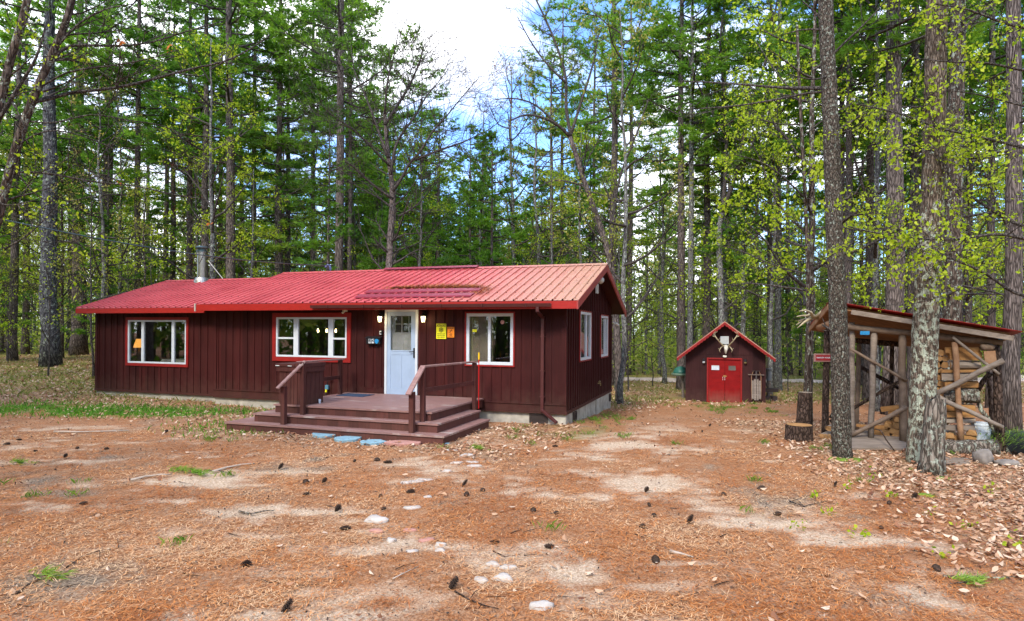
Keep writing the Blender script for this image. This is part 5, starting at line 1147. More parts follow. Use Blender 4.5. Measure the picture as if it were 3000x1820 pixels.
def pine_variant(i, h=24, r=.24, z0=.35, spread=3.6, nb=62, mat='needles', bark='bark_pine', dead=11, dens=1.0, bare_top=False):
    rr = np.random.default_rng(100 + i); tm, tp = trunk_mesh('pine_trunk', h, r, bark, seed=200 + i)
    wood = MB(); wood.v.append(np.zeros((0, 3))); tp_, td_ = [], []
    for k in range(nb):
        f = (k + rr.random()) / nb; z = h * (z0 + (1.0 - z0) * f); an = rr.random() * 6.283
        L = spread * (.35 + .65 * np.sin(np.clip((1 - f) * 1.25 + .12, 0, 1.57))) * rr.uniform(.5, 1.15) * (1 if f < .93 else .4)
        rise = rr.uniform(-.10, .22) + .35 * f ** 2
        m = 6; t = np.linspace(0, 1, m); base = at_h(tp, z); dv = np.array([np.cos(an), np.sin(an), 0])
        side = np.array([-np.sin(an), np.cos(an), 0]); wv = rr.normal(0, .05, m).cumsum() * L * .35
        pts = base + dv * (t * L)[:, None] + side * (wv * t)[:, None]; pts[:, 2] += rise * L * t + .10 * L * t ** 2.5 - .16 * L * t * (1 - t)
        wood.tube(pts, np.linspace(.018 + .009 * L, .006, m), 4, cap=False)
        nl = int(L * 4.0 * dens) + 3
        for j in range(nl):
            tt = rr.uniform(.28, 1.0); b = np.array([np.interp(tt, t, pts[:, a]) for a in range(3)])
            sg = rr.choice((-1, 1)); sl_ = L * .30 * (1.1 - tt * .6) * rr.uniform(.5, 1.2) + .12
            dd = dv * rr.uniform(.35, .9) + side * sg * rr.uniform(.5, 1); dd /= np.linalg.norm(dd); dd[2] += rr.uniform(-.05, .22)
            e = b + dd * sl_
            if sl_ > .35: wood.tube([b, (b + e) / 2 + np.array([0, 0, -.02]), e], [.014, .01, .004], 3, cap=False)
            nt_ = max(2, int(sl_ * 7.5 * dens)); u = np.linspace(.25, 1, nt_)[:, None]
            tp_.append(b + (e - b) * u + rr.normal(0, .05, (nt_, 3))); td_.append(np.repeat(dd[None], nt_, 0))
        nt_ = 3; u = np.linspace(.85, 1.03, nt_); tp_.append(np.stack([np.interp(u, t, pts[:, a]) for a in range(3)], -1)); td_.append(np.repeat(dv[None], nt_, 0))
    tip = np.array([[0, 0, 0.]]) + at_h(tp, h); tp_.append(tip + rr.normal(0, .12, (14, 3))); td_.append(np.repeat([[0, 0, 1.]], 14, 0))
    for k in range(dead):
        z = h * rr.uniform(.10, z0 + .12); an = rr.random() * 6.283; L = rr.uniform(.5, 2.6); b = at_h(tp, z); dv = np.array([np.cos(an), np.sin(an), rr.uniform(-.25, .2)])
        pts = b + dv * np.linspace(0, 1, 4)[:, None] * L; pts[1:, 2] -= np.array([.0, .05, .16]) * L * rr.uniform(0, 1)
        wood.tube(pts, np.linspace(.028, .006, 4), 4, cap=False)
        for q in range(rr.integers(1, 4)):
            u = rr.uniform(.4, .95); s0 = b + dv * u * L; wood.tube([s0, s0 + rr.normal(0, .3, 3) + dv * .25], [.010, .004], 3, cap=False)
    pos, dr = np.concatenate(tp_), np.concatenate(td_)
    v = tri_needles(pos, dr, 9, .23, .024, up=.28, spread=.7)
    clump = np.repeat(np.clip(RNG.normal(.5, .18, len(pos)) + .15 * np.sin(pos[:, 2] * 1.3 + pos[:, 0]), 0, 1), 9)
    return tm, wood.mesh('pine_limbs', MATS['twig_bark'], True), np_mesh('pine_needles', v, 3, MATS[mat], rnd=clump)
def branchy(wood, rr, base, d, L, r, lev, tips, bend=.25, up=.12, nsub=(3, 5), maxlev=3, split=.55):
    m = 5 if lev < 2 else 4 if lev < maxlev else 3; pts = [np.array(base, float)]; dd = np.array(d, float)
    for k in range(m):
        dd = dd + rr.normal(0, bend, 3) * .45 + np.array([0, 0, up * .4]); dd /= np.linalg.norm(dd); pts.append(pts[-1] + dd * L / m)
    pts = np.array(pts); rad = np.linspace(r, max(r * .3, .005), len(pts))
    wood.tube(pts, rad, 6 if lev == 0 else 5 if lev == 1 else 3, cap=False)
    if lev >= maxlev:
        tips.append(pts[-1]); tips.append(pts[len(pts) // 2]); return
    for q in range(rr.integers(*nsub) + (lev == 0)):
        t = rr.uniform(.3, 1.0); i = min(int(t * m), m - 1); b = pts[i] + (pts[i + 1] - pts[i]) * (t * m - i)
        ax = pts[i + 1] - pts[i]; ax /= np.linalg.norm(ax); s = rr.normal(0, 1, 3); s -= ax * s.dot(ax); s /= np.linalg.norm(s)
        ang = rr.uniform(.45, 1.0); nd = ax * np.cos(ang) + s * np.sin(ang)
        branchy(wood, rr, b, nd, L * rr.uniform(.4, split + .15), max(r * .5 * (1 - .4 * t), .005), lev + 1, tips, bend, up, nsub, maxlev, split)
def broad_variant(i, h=17, r=.16, z0=.3, nlimb=14, limb=3.2, mat=None, leaf=(6, .10, .16), bark='bark_grey', up=.2, maxlev=3, elev=(.25, 1.0), tip=.15, dead=0, nsub=(3, 5)):
    rr = np.random.default_rng(500 + i); tm, tp = trunk_mesh('tree_trunk', h, r, bark, seed=700 + i, lean=.05, tip=tip)
    wood = MB(); wood.v.append(np.zeros((0, 3))); tips = []
    for k in range(nlimb):
        f = (k + rr.random()) / nlimb; z = h * (z0 + (.98 - z0) * f); an = k * 2.4 + rr.uniform(-.5, .5); e = rr.uniform(*elev)
        branchy(wood, rr, at_h(tp, z), (np.cos(an) * np.cos(e), np.sin(an) * np.cos(e), np.sin(e)), limb * (1 - .55 * f) * rr.uniform(.7, 1.2), r * .45 * (1 - .6 * f) + .012, 1, tips, .3, up, nsub, maxlev)
    cm = None
    if mat:
        tp2 = np.array(tips); v = leaf_quads(tp2, leaf[0], leaf[1], leaf[2]); n = len(v) // 4
        cm = np_mesh('tree_leaves', v, 4, MATS[mat], rnd=np.clip(RNG.normal(.5, .25, n), 0, 1))
    return tm, wood.mesh('tree_limbs', MATS['twig_bark' if bark != 'bark_lichen' else 'bark_brown'], True), cm
PINES = [pine_variant(0), pine_variant(1, 26, .27, .40, 3.9, 60), pine_variant(2, 22, .22, .26, 3.3, 66), pine_variant(3, 24, .24, .5, 3.5, 46, dead=17), pine_variant(4, 20, .2, .22, 3.4, 64, mat='needles_yellow'), pine_variant(5, 25, .24, .32, 4.2, 64, mat='needles')]
YPINE = [pine_variant(10, 9, .09, .08, 1.9, 46, dead=3, dens=1.1), pine_variant(11, 13, .12, .12, 2.4, 54, dead=5, dens=1.0)]
BARE = [broad_variant(0, 18, .15, .3, 16, 3.4), broad_variant(1, 15, .11, .35, 14, 2.6, 'olive_bud', (3, .07, .10), nsub=(3, 5)), broad_variant(2, 17, .13, .3, 15, 3.0, 'red_bud', (4, .075, .10))]
LEAFY = [broad_variant(5, 12, .10, .2, 15, 3.0, 'spring_leaf', (9, .10, .11), elev=(-.1, .6), bark='bark_brown'), broad_variant(6, 15, .13, .25, 16, 3.2, 'spring_leaf', (9, .105, .11), elev=(0, .8)), broad_variant(7, 14, .11, .2, 15, 2.8, 'olive_bud', (7, .10, .12), elev=(0, .9))]
SAPL = [broad_variant(8, 5, .028, .12, 13, 1.5, 'spring_leaf', (7, .075, .13), elev=(0, .8), maxlev=2, bark='twig_bark', nsub=(2, 4)), broad_variant(9, 6.5, .032, .15, 14, 1.6, 'olive_bud', (7, .07, .13), elev=(.1, .9), maxlev=2, bark='twig_bark', nsub=(2, 4)), broad_variant(10, 4.5, .025, .12, 12, 1.2, None, elev=(.3, 1.0), maxlev=2, bark='twig_bark', nsub=(2, 4))]
CROWN = {'pine': ('trunk', 'dead_and_live_limbs', 'crown')}
def tree(kind, var, x, y, label, cat='tree', group=None, trunk_d=None, s=1.0, rz=None, bark=None, lean=(0, 0), name=None):
    tm, wm, cm = var; z = gz(x, y)
    t = thing(name or kind, label, cat, (x, y, z), 0, group); rz = random.random() * 6.28 if rz is None else rz
    t.rotation_euler = (lean[0], lean[1], rz); t.scale = (s, s, s)
    tr = link('trunk', tm, t)
    if bark: tr.material_slots[0].link = 'OBJECT'; tr.material_slots[0].material = MATS[bark]
    if trunk_d:
        r0 = max(abs(c.co.x) for c in tm.vertices if .8 < c.co.z < 3.2) if False else NOM[tm.name]
        k = trunk_d / 2 / (r0 * s); tr.scale = (k, k, 1)
    link('limbs', wm, t)
    if cm: link('crown', cm, t)
    return t
NOM = {}
for grp_, rs in ((PINES, (.24, .27, .22, .24, .2, .24)), (YPINE, (.09, .11)), (BARE, (.15, .11, .13)), (LEAFY, (.10, .13, .11)), (SAPL, (.028, .032, .025))):
    for vv, r_ in zip(grp_, rs): NOM[vv[0].name] = r_ * .93
def TX(Dx, Y): return (Dx * 1.2175 - 1500) / F * Y
# the ones that can be told apart: (D x, distance, trunk width in D px, variant, label)
FEAT = [
 ('pine', 122, 29, 37, PINES[3], 'thick grey pine standing alone left of the cabin wing', 'bark_left'),
 ('pine', 190, 39, 31, PINES[1], 'pine trunk behind and right of the thick lone pine', None),
 ('pine', 253, 38, 30, PINES[0], 'pine rising just behind the left end of the wing roof', None),
 ('pine', 555, 31, 23, PINES[5], 'full green pine rising just right of the chimney', None),
 ('pine', 668, 34, 20, PINES[4], 'pine with yellow green plumes over the middle of the roof', None),
 ('pine', 692, 40, 16, PINES[2], 'slimmer pine close behind the yellow green one', None),
 ('pine', 814, 30, 22, PINES[1], 'tall dark pine left of the bare forked tree', None),
 ('pine', 842, 34, 12, PINES[3], 'thin pine pole beside the tall dark pine', None),
 ('pine', 508, 42, 12, PINES[2], 'slender pine directly behind the chimney', None),
 ('pine', 400, 46, 14, PINES[5], 'pine far behind the wing roof', None),
 ('pine', 1325, 40, 14, PINES[4], 'pine standing behind the right half of the main roof', None),
 ('pine', 1350, 43, 12, PINES[2], 'thin pine paired with the one behind the right half of the roof', None),
 ('pine', 1472, 34, 22, PINES[3], 'tall straight pine behind the right gable', None),
 ('pine', 1640, 31, 19, PINES[0], 'dark trunked pine just left of the small shed', None),
 ('pine', 1660, 30, 14, PINES[1], 'grey pine touching the left eave of the shed', 'bark_grey'),
 ('pine', 1702, 33, 20, PINES[3], 'dark pine above the left slope of the shed roof', None),
 ('pine', 1740, 32, 21, PINES[2], 'grey trunked pine rising behind the shed ridge', 'bark_grey'),
 ('pine', 1855, 33, 14, PINES[5], 'pine right of the shed behind the plank bench', None),
 ('pine', 1872, 31, 17, PINES[1], 'grey pine right of the shed beyond the metal can', 'bark_grey'),
 ('pine', 2150, 18.5, 42, PINES[3], 'thick pine behind the middle of the firewood shelter', None),
 ('pine', 2196, 22, 24, PINES[1], 'pine seen between the thick one and the lichen tree', None),
 ('pine', 2290, 16, 40, PINES[0], 'brown pine rising behind the right half of the shelter', 'bark_brown'),
 ('pine', 2432, 13.6, 36, PINES[3], 'dark pine at the far right beyond the shelter post', None),
 ('pine', 2385, 22, 18, PINES[2], 'slim pine between the far right pines', None),
 ('pine', 330, 33, 16, PINES[1], 'tall pine between the chimney and the left end of the wing', None),
 ('pine', 455, 36, 15, PINES[0], 'tall pine just left of the chimney', None),
 ('pine', 610, 37, 14, PINES[1], 'tall pine between the full green one and the yellow green one', None),
 ('pine', 750, 36, 14, PINES[5], 'wide crowned pine over the middle of the roof', None),
 ('pine', 30, 33, 18, PINES[5], 'pine at the extreme left edge of the woods', None),
 ('pine', 2090, 26, 20, PINES[1], 'pine right of the near foreground trunk', None),
]
FPOS = []
for (kd, dx, Y, w, var, lab, bk) in FEAT:
    x = TX(dx, Y); tree('pine_tree', var, x, Y, lab, 'pine tree', None, trunk_d=w * 1.2175 / F * Y, s=random.uniform(1.0, 1.22), bark=bk); FPOS.append((x, Y))
def lab_b(nm, var, dx, Y, w, lab, rz=0, s=1.0, bk=None, lean=(0, 0)):
    x = TX(dx, Y); t = tree(nm, var, x, Y, lab, 'tree', None, trunk_d=w * 1.2175 / F * Y, rz=rz, s=s, bark=bk, lean=lean); FPOS.append((x, Y)); return t
lab_b('leafing_maple', LEAFY[0], 1945, 15.5, 19, 'slender reddish brown maple with fresh leaves left of the signed post', 1.0, 1.0)
lab_b('leafing_maple', LEAFY[1], 2110, 20, 15, 'leaning thin maple with yellow green leaves behind the shelter roof', 2.0, 1.0)
lab_b('small_tree', LEAFY[2], 1493, 22, 13, 'small lichen spotted tree close to the cabin back corner', .5, 1.0, 'bark_grey')
lab_b('leafing_maple', LEAFY[1], 1790, 30, 12, 'leafing maple leaning over the right slope of the shed roof', 3.0, 1.0)
lab_b('budding_tree', BARE[1], 1600, 36, 10, 'thin budding tree between the cabin and the shed', 3.0, 1.0)
lab_b('budding_tree', BARE[2], 1230, 36, 12, 'red budded tree behind the middle of the main roof', 1.0, 1.05)
lab_b('budding_tree', LEAFY[2], 1290, 32, 12, 'olive budded tree behind the raised ridge piece', 2.0, 1.05)
lab_b('leafing_maple', LEAFY[1], 1400, 33, 10, 'yellow green tree behind the right part of the main roof', 4.0, .9)
lab_b('young_pine', YPINE[1], 790, 27, 8, 'young green pine low behind the roof ridge left of the forked tree', 0, .9)
lab_b('young_pine', YPINE[1], 1130, 33, 8, 'young pine behind the raised ridge piece', 1, 1.0)
# bare forked maple behind the cabin: limbs follow the photo's fork
def custom_tree(name, label, limbs, mat, Y, twigs=(3, 1.2), leaf=None, seed=1, base_px=None, k=10, wood_mat_='twig_bark', jitter=.6, cat='tree', sub=2):
    """limbs: list of (D-pixel polyline, radius px start, radius px end, depth drift); first one is the trunk"""
    rr = np.random.default_rng(seed); b = base_px; o = PD(*limbs[0][0][0], Y) if b is None else b
    o = Vector((o.x, o.y, gz(o.x, o.y))); t = thing(name, label, cat, o)
    tm = MB(); tm.v.append(np.zeros((0, 3))); wm0 = MB(); wm0.v.append(np.zeros((0, 3))); tips = []
    for i, (pl, r0, r1, dr) in enumerate(limbs):
        wm = wm0 if i == 0 else MB(); wm.v.append(np.zeros((0, 3)))
        n = len(pl); pts = [np.array(PD(x, y, Y + dr * j / max(1, n - 1)) - o) for j, (x, y) in enumerate(pl)]
        if i == 0 and pts[0][2] > .2: pts.insert(0, np.array([pts[0][0] * .3, 0, -.3]))
        # smooth resample
        a = np.array(pts); u = np.linspace(0, len(a) - 1, len(a) * 3 - 2); q = np.stack([np.interp(u, np.arange(len(a)), a[:, c]) for c in range(3)], -1)
        for _ in range(2): q[1:-1] = (q[:-2] + 2 * q[1:-1] + q[2:]) / 4
        R0, R1 = r0 * 1.2175 / F * Y / 2, r1 * 1.2175 / F * Y / 2
        rad = np.linspace(R0, R1, len(q)); (tm if i == 0 else wm).tube(q, rad, k if i == 0 else 7, wob=.1)
        L = np.linalg.norm(np.diff(q, axis=0), axis=1).sum()
        nt_ = int(L * twigs[0]) if i else int(L * twigs[0] * .25)
        for _ in range(nt_):
            f = rr.uniform(.25, 1); j = min(int(f * (len(q) - 1)), len(q) - 2); ax = q[j + 1] - q[j]; ax /= np.linalg.norm(ax) + 1e-9; s = rr.normal(0, 1, 3); s[1] *= .7; s -= ax * s.dot(ax); s /= np.linalg.norm(s)
            branchy(wm, rr, q[j], ax * .6 + s * .8, twigs[1] * rr.uniform(.4, 1.2), max(.004, rad[j] * .35), 4 - sub, tips, .3, .12, (2, 4), 3 if sub < 3 else 3)
        tips.append(q[-1])
        if i: link('limb', wm.mesh('limb', MATS[wood_mat_], True), t)
    tr = link('trunk', tm.mesh('trunk', MATS[mat], True), t)
    if wm0.f: link('twigs', wm0.mesh('twigs', MATS[wood_mat_], True), t)
    if leaf:
        v = leaf_quads(np.array(tips), leaf[0], leaf[1], leaf[2]); link('crown', np_mesh('crown', v, 4, MATS[leaf[3]], rnd=np.clip(RNG.normal(.5, .25, len(v) // 4), 0, 1)), t)
    FPOS.append((o.x, o.y)); return t
custom_tree('bare_forked_tree', 'bare grey tree with wide forked limbs just behind the cabin roof', [
    ([(935, 720), (936, 640), (940, 560), (946, 470), (938, 400), (930, 340), (926, 270)], 21, 8, 1), ([(945, 460), (970, 425), (985, 390), (1010, 370), (1040, 315), (1075, 280), (1110, 235), (1150, 190)], 8, 1.5, -1), ([(940, 420), (950, 350), (975, 310), (1000, 280), (1025, 230), (1050, 205), (1080, 165)], 8, 1.5, 1),
    ([(934, 380), (905, 300), (880, 230), (850, 170), (845, 110)], 8, 1.5, 1), ([(926, 275), (930, 200), (950, 130), (960, 70)], 6, 1.5, -1), ([(938, 400), (890, 350), (850, 310), (800, 280), (770, 250)], 6, 1.5, -2), ([(1000, 385), (1060, 360), (1110, 345), (1160, 320)], 7, 2, -1), ([(926, 300), (985, 210), (1010, 150), (1025, 95)], 8, 2, 2), ([(946, 480), (890, 440), (850, 400), (830, 390)], 7, 2, -1), ([(960, 520), (1000, 500), (1050, 440)], 6, 2, 1)],
    'bark_pine', 25, (9.0, 2.4), None, 5, sub=3)
custom_tree('leaning_bare_tree', 'dark leaning tree arching left over the right gable', [
    ([(1490, 900), (1478, 700), (1468, 620), (1440, 530), (1410, 450), (1385, 370), (1372, 330)], 19, 10, 0), ([(1372, 330), (1345, 300), (1300, 280), (1260, 275), (1230, 290)], 9, 3, -1), ([(1375, 335), (1360, 260), (1365, 190), (1340, 110), (1310, 40), (1290, 0)], 9, 4, 1), ([(1372, 330), (1400, 240), (1430, 150), (1440, 80)], 8, 3, 1), ([(1340, 300), (1290, 250), (1240, 235), (1190, 240)], 6, 2, 0), ([(1362, 200), (1310, 150), (1270, 90), (1245, 40)], 6, 2, 0), ([(1470, 620), (1475, 520), (1490, 420), (1530, 330), (1560, 240)], 9, 3, 2), ([(1410, 450), (1380, 440), (1330, 430), (1280, 460)], 5, 2, 0)],
    'bark_pine', 24, (4.0, 1.8), (2, .06, .1, 'olive_bud'), 8, sub=3)
custom_tree('forked_tree', 'grey tree forking behind the right slope of the shed', [
    ([(1738, 860), (1735, 700), (1728, 560), (1740, 500)], 17, 12, 1), ([(1740, 500), (1770, 430), (1790, 330), (1810, 240), (1850, 130), (1870, 0)], 11, 4, 0), ([(1738, 510), (1745, 430), (1750, 300), (1740, 200), (1730, 100), (1745, 0)], 10, 4, 1), ([(1775, 420), (1820, 330), (1840, 260)], 5, 2, 0), ([(1748, 330), (1700, 250), (1660, 160), (1640, 60)], 6, 2, 0)],
    'bark_grey', 29, (3.5, 1.8), (3, .07, .12, 'spring_leaf'), 12, sub=3)
# near trees at the right
nb_ = GD(2030, 1103)
custom_tree('foreground_pine', 'tall rough barked pine standing in front of the shelter corner', [
    ([(2030, 1108), (2024, 1060), (2022, 900), (2016, 760), (2010, 600), (2004, 450), (2000, 300), (1992, 150), (1984, -60), (1980, -200)], 44, 31, 0), ([(1998, 215), (1965, 212), (1900, 213), (1840, 208), (1740, 200), (1640, 195)], 11, 3, 1.5), ([(1998, 222), (1950, 222), (1880, 238), (1780, 255), (1680, 262)], 7, 3, .5), ([(1990, 62), (1962, 30), (1930, 2)], 8, 3, 0), ([(1990, 72), (1930, 70), (1880, 85)], 5, 2, 0), ([(2000, 180), (1960, 195), (1900, 180)], 5, 2, -.5)],
    'bark_fore', nb_.y, (1.5, .7), None, 3, base_px=nb_, k=18, sub=2, cat='pine tree')
nb_ = GD(2213, 1112)
custom_tree('lichen_tree', 'broad trunk covered in pale green lichen beside the broken stump', [
    ([(2214, 1118), (2216, 1060), (2222, 950), (2226, 800), (2232, 680), (2240, 560), (2246, 420), (2250, 280), (2252, 120), (2256, -60), (2256, -200)], 60, 41, 0), ([(2250, 130), (2330, 60), (2400, 0)], 16, 6, 0)],
    'bark_lichen', nb_.y, (.8, .6), None, 4, base_px=nb_, k=26, sub=2)
# broken stump
g = GD(2245, 1140); st_ = thing('broken_stump', 'tall broken stump leaning against the foot of the lichen tree', 'stump', g)
Yb = g.y; pts = [np.array(PD(x, y, Yb + .05) - g) for x, y in ((2240, 1146), (2243, 1110), (2246, 1050), (2250, 1000), (2253, 962))]
mb = MB(); mb.tube(pts, np.array([62, 52, 47, 45, 40]) * 1.2175 / F * Yb / 2, 20, wob=.14)
v = mb.v[-1]; top = v[-20:]; top[:, 2] += RNG.uniform(-.16, .06, 20) + .10 * (top[:, 0] < top[:, 0].mean()); v[-20:] = top
mb.build('bark', MATS['stump_bark'], st_, smooth=True)
# moss at its foot
for k, (dx, dy, r_, lb) in enumerate(((2210, 1128, .22, 'bright moss cushion at the foot of the lichen tree'), (2265, 1150, .15, 'small moss patch at the right foot of the broken stump'), (2225, 1192, .13, 'dark moss clump on the leaf litter below the broken stump'), (2030, 1106, .30, 'mossy ring round the foot of the foreground pine'))):
    a = GD(dx, dy); rock((a.x, a.y - .05, a.z - .01), r_, r_ * .6, .05, 'moss', lb, 'moss_cushion', cat='moss')
# near leafy branches from a maple outside the right edge and one behind the foreground pine
custom_tree('overhanging_maple', 'maple at the right edge whose leafy limbs hang across the trunks', [
    ([(2520, 1150), (2520, 800), (2530, 500), (2540, 200)], 30, 18, 0), ([(2530, 590), (2470, 575), (2400, 560), (2300, 578), (2200, 575), (2100, 560), (2040, 545)], 9, 3, -.5), ([(2525, 560), (2440, 540), (2380, 500), (2310, 460), (2270, 400), (2250, 345)], 10, 3, .3), ([(2520, 720), (2440, 710), (2380, 660), (2300, 625), (2220, 600), (2120, 590)], 9, 3, -.3), ([(2540, 370), (2440, 350), (2360, 330), (2260, 310), (2160, 270), (2060, 250)], 9, 3, .4), ([(2540, 180), (2460, 170), (2380, 150), (2280, 150), (2200, 140)], 8, 2, 0), ([(2540, 80), (2420, 60), (2330, 20), (2250, 10)], 8, 3, 0), ([(2420, 540), (2370, 420), (2330, 300)], 5, 2, 0), ([(2400, 680), (2330, 700), (2260, 700)], 4, 2, 0), ([(2530, 270), (2440, 250), (2350, 225), (2250, 215)], 6, 2, .5)],
    'bark_brown', 10.0, (7.0, .75), (7, .062, .04, 'spring_leaf'), 21, sub=2)
custom_tree('leafy_sapling', 'thin maple with bright hanging leaves between the shed and the foreground pine', [
    ([(1950, 1040), (1946, 850), (1945, 640), (1935, 420), (1925, 250), (1918, 60)], 12, 6, 0), ([(1944, 560), (1890, 520), (1850, 450), (1830, 380), (1800, 330)], 6, 2, .4), ([(1945, 700), (1880, 690), (1800, 680), (1740, 690)], 6, 2, .5), ([(1945, 560), (2000, 540), (2080, 560), (2150, 545)], 5, 2, -.3), ([(1940, 480), (1890, 430), (1840, 390), (1760, 370)], 5, 2, -.2), ([(1930, 330), (1990, 280), (2050, 250)], 4, 2, 0), ([(1945, 660), (1860, 640), (1780, 600), (1720, 590)], 4, 2, .6), ([(1945, 640), (2020, 620), (2100, 640)], 4, 2, .3), ([(1925, 240), (1870, 180), (1820, 100)], 4, 2, .5), ([(1928, 300), (1860, 300), (1790, 270)], 4, 2, 0)],
    'bark_brown', 14.2, (5.5, .9), (8, .062, .05, 'spring_leaf'), 22, sub=2)
# leaning tree at the left edge
custom_tree('leaning_maple', 'leaning grey trunk at the left edge with long bare limbs over the wing', [
    ([(-60, 700), (-10, 545), (12, 455), (40, 350), (62, 285), (85, 225), (108, 170), (135, 110), (165, 40), (185, -60)], 23, 14, 0), ([(82, 245), (118, 238), (170, 222), (230, 218), (300, 208), (380, 188), (460, 165), (540, 150), (600, 120), (650, 85)], 10, 3, 1.2), ([(105, 180), (150, 112), (200, 108), (280, 112), (360, 105), (450, 75), (540, 50)], 8, 2.5, 1),
    ([(20, 420), (60, 412), (140, 420), (230, 440), (320, 445), (420, 470), (500, 480)], 6, 2, .6), ([(38, 350), (110, 310), (180, 320), (260, 350), (330, 390), (390, 420)], 4, 2, .4), ([(125, 130), (180, 60), (250, 20), (320, 10)], 6, 2, 0), ([(60, 290), (130, 300), (220, 270), (300, 290), (400, 300), (460, 340)], 4, 2, .5), ([(30, 400), (90, 480), (150, 490), (230, 470)], 4, 2, .4), ([(90, 215), (160, 170), (260, 160), (350, 145), (430, 120)], 5, 2, -.2)],
    'bark_brown', 8.6, (5.0, .8), None, 31, k=16, sub=2)
custom_tree('left_edge_maple', 'second leaning trunk cutting the top left corner', [
    ([(-120, 640), (-60, 450), (-20, 330), (5, 230), (25, 140), (52, 60), (75, -40)], 24, 15, 0), ([(-10, 300), (50, 200), (90, 140), (110, 60)], 10, 4, 0), ([(5, 220), (40, 260), (70, 330)], 4, 2, 0), ([(10, 600), (80, 560), (140, 490)], 4, 2, 0), ([(-60, 470), (20, 500), (90, 480)], 4, 2, -.3)],
    'bark_brown', 7.8, (7.0, .6), (3, .05, .05, 'spring_leaf'), 33, k=14, sub=2)
# orange dead leaves caught on twigs
for k, (dx, dy, w, lb) in enumerate(((290, 100, 3, 'cluster of orange dead leaves caught on the upper left twigs'), (408, 120, 2, 'orange dead leaf hanging right of the leaf cluster at upper left'), (505, 540, 1, 'single orange dead leaf hanging above the chimney'), (285, 440, 1, 'small orange leaf on the drooping limb at left'))):
    c_ = PD(dx, dy, 9.0); v = leaf_quads(np.zeros((1, 3)), 4 * w, .06, .03); o = link('hanging_leaves', np_mesh('hanging_leaves', v, 4, MATS['orange_leaf'], rnd=RNG.random(len(v) // 4)), loc=c_); tag(o, lb, 'leaves')

# ------------------------------------------------------------------ the forest behind
def zone(x, y):
    px = to_px(x, y, 2)[0] / 1.2175
    for lim, nm in ((150, 'left of the lone pine'), (330, 'behind the wing end'), (500, 'left of the chimney'), (650, 'right of the chimney'), (800, 'behind mid roof'), (1000, 'near the forked tree'), (1250, 'behind the ridge vent'), (1480, 'behind the gable'), (1640, 'between cabin and shed'), (1870, 'behind the shed'), (2010, 'right of the shed'), (2230, 'behind the shelter'), (9999, 'beyond the lichen tree')):
        if px < lim: return nm
def free(x, y, rad):
    lx, ly = house_local(x, y)
    if -17 < lx < 2.0 and -6 < ly < 8.5: return False
    if abs(x - 8.3) < 2.6 and 20 < y < 29: return False
    if 36.5 < y < 43.5 and x > -5: return False
    px, py = to_px(x, y, 0); 
    if 1750 < px < 2330 and y < 27: return False
    return all((x - a) ** 2 + (y - b) ** 2 > rad ** 2 for a, b in FPOS)
def near_word(y): return 'near' if y < 34 else 'middle' if y < 52 else 'far'
def scatter(n, y0, y1, pick, rad, marg=1.12, skip=None):
    c = 0; tries = 0
    while c < n and tries < 6000:
        tries += 1; y = y0 + (y1 - y0) * random.random() ** .8; x = random.uniform(-1, 1) * y * .83 * marg
        if not free(x, y, rad): continue
        if skip and skip(x, y): continue
        pick(x, y); FPOS.append((x, y)); c += 1
def gapskip(x, y):                                           # the clearing of sky above the ridge
    px = to_px(x, y, 10)[0] / 1.2175
    return 930 < px < 1260 and y < 62
nm_size = lambda s: 'tall' if s > 1.0 else 'shorter'
def pk_pine(x, y):
    i = random.randrange(6); s = random.uniform(.82, 1.2)
    desc = ['full crowned', 'high crowned', 'low branched', 'bare poled', 'yellow green', 'wide crowned'][i]
    tree('pine_tree', PINES[i], x, y, '%s %s pine in %s woods %s' % (nm_size(s), desc, near_word(y), zone(x, y)), 'pine tree', 'pines in the woods behind', s=s, trunk_d=random.uniform(.28, .55))
def pk_young(x, y):
    i = random.randrange(2); s = random.uniform(.6, 1.1); tree('young_pine', YPINE[i], x, y, '%s young pine in %s undergrowth %s' % (['bushy', 'slender'][i], near_word(y), zone(x, y)), 'pine tree', 'young pines in the undergrowth', s=s)
def pk_bare(x, y):
    i = random.randrange(3); s = random.uniform(.7, 1.1); tree('bare_tree', BARE[i], x, y, '%s tree in %s woods %s' % (['leafless grey', 'olive budded', 'red budded'][i], near_word(y), zone(x, y)), 'tree', 'bare and budding trees in the woods', s=s)
def pk_leafy(x, y):
    i = random.randrange(3); s = random.uniform(.6, 1.1); tree('leafing_tree', LEAFY[i], x, y, '%s tree in %s woods %s' % (['low branched yellow green', 'spreading yellow green', 'olive leafed'][i], near_word(y), zone(x, y)), 'tree', 'trees coming into leaf in the woods', s=s)
def pk_sap(x, y):
    i = random.choice((0, 0, 1, 1, 2)); s = random.uniform(.7, 1.4); tree('sapling', SAPL[i], x, y, '%s sapling in %s undergrowth %s' % (['fresh leaved', 'olive budded', 'bare twiggy'][i], near_word(y), zone(x, y)), 'sapling', 'saplings in the undergrowth', s=s)
scatter(56, 30, 78, pk_pine, 1.9, skip=lambda x, y: gapskip(x, y) and random.random() < .93)
scatter(26, 27, 60, pk_bare, 1.4, skip=lambda x, y: gapskip(x, y) and random.random() < .5)
scatter(84, 26, 62, pk_leafy, 1.3, skip=lambda x, y: gapskip(x, y) and random.random() < .6)
scatter(42, 30, 66, pk_young, 1.2)
scatter(110, 22, 55, pk_sap, .5)
def pk_gap(x, y):
    i = random.choice((0, 1, 1)); s = random.uniform(.85, 1.3) * (1.25 if i == 0 else 1); tree('young_pine', YPINE[i], x, y, '%s mid height pine in %s woods %s' % (['bushy', 'slender'][i], near_word(y), zone(x, y)), 'pine tree', 'young pines in the undergrowth', s=s)
c = 0
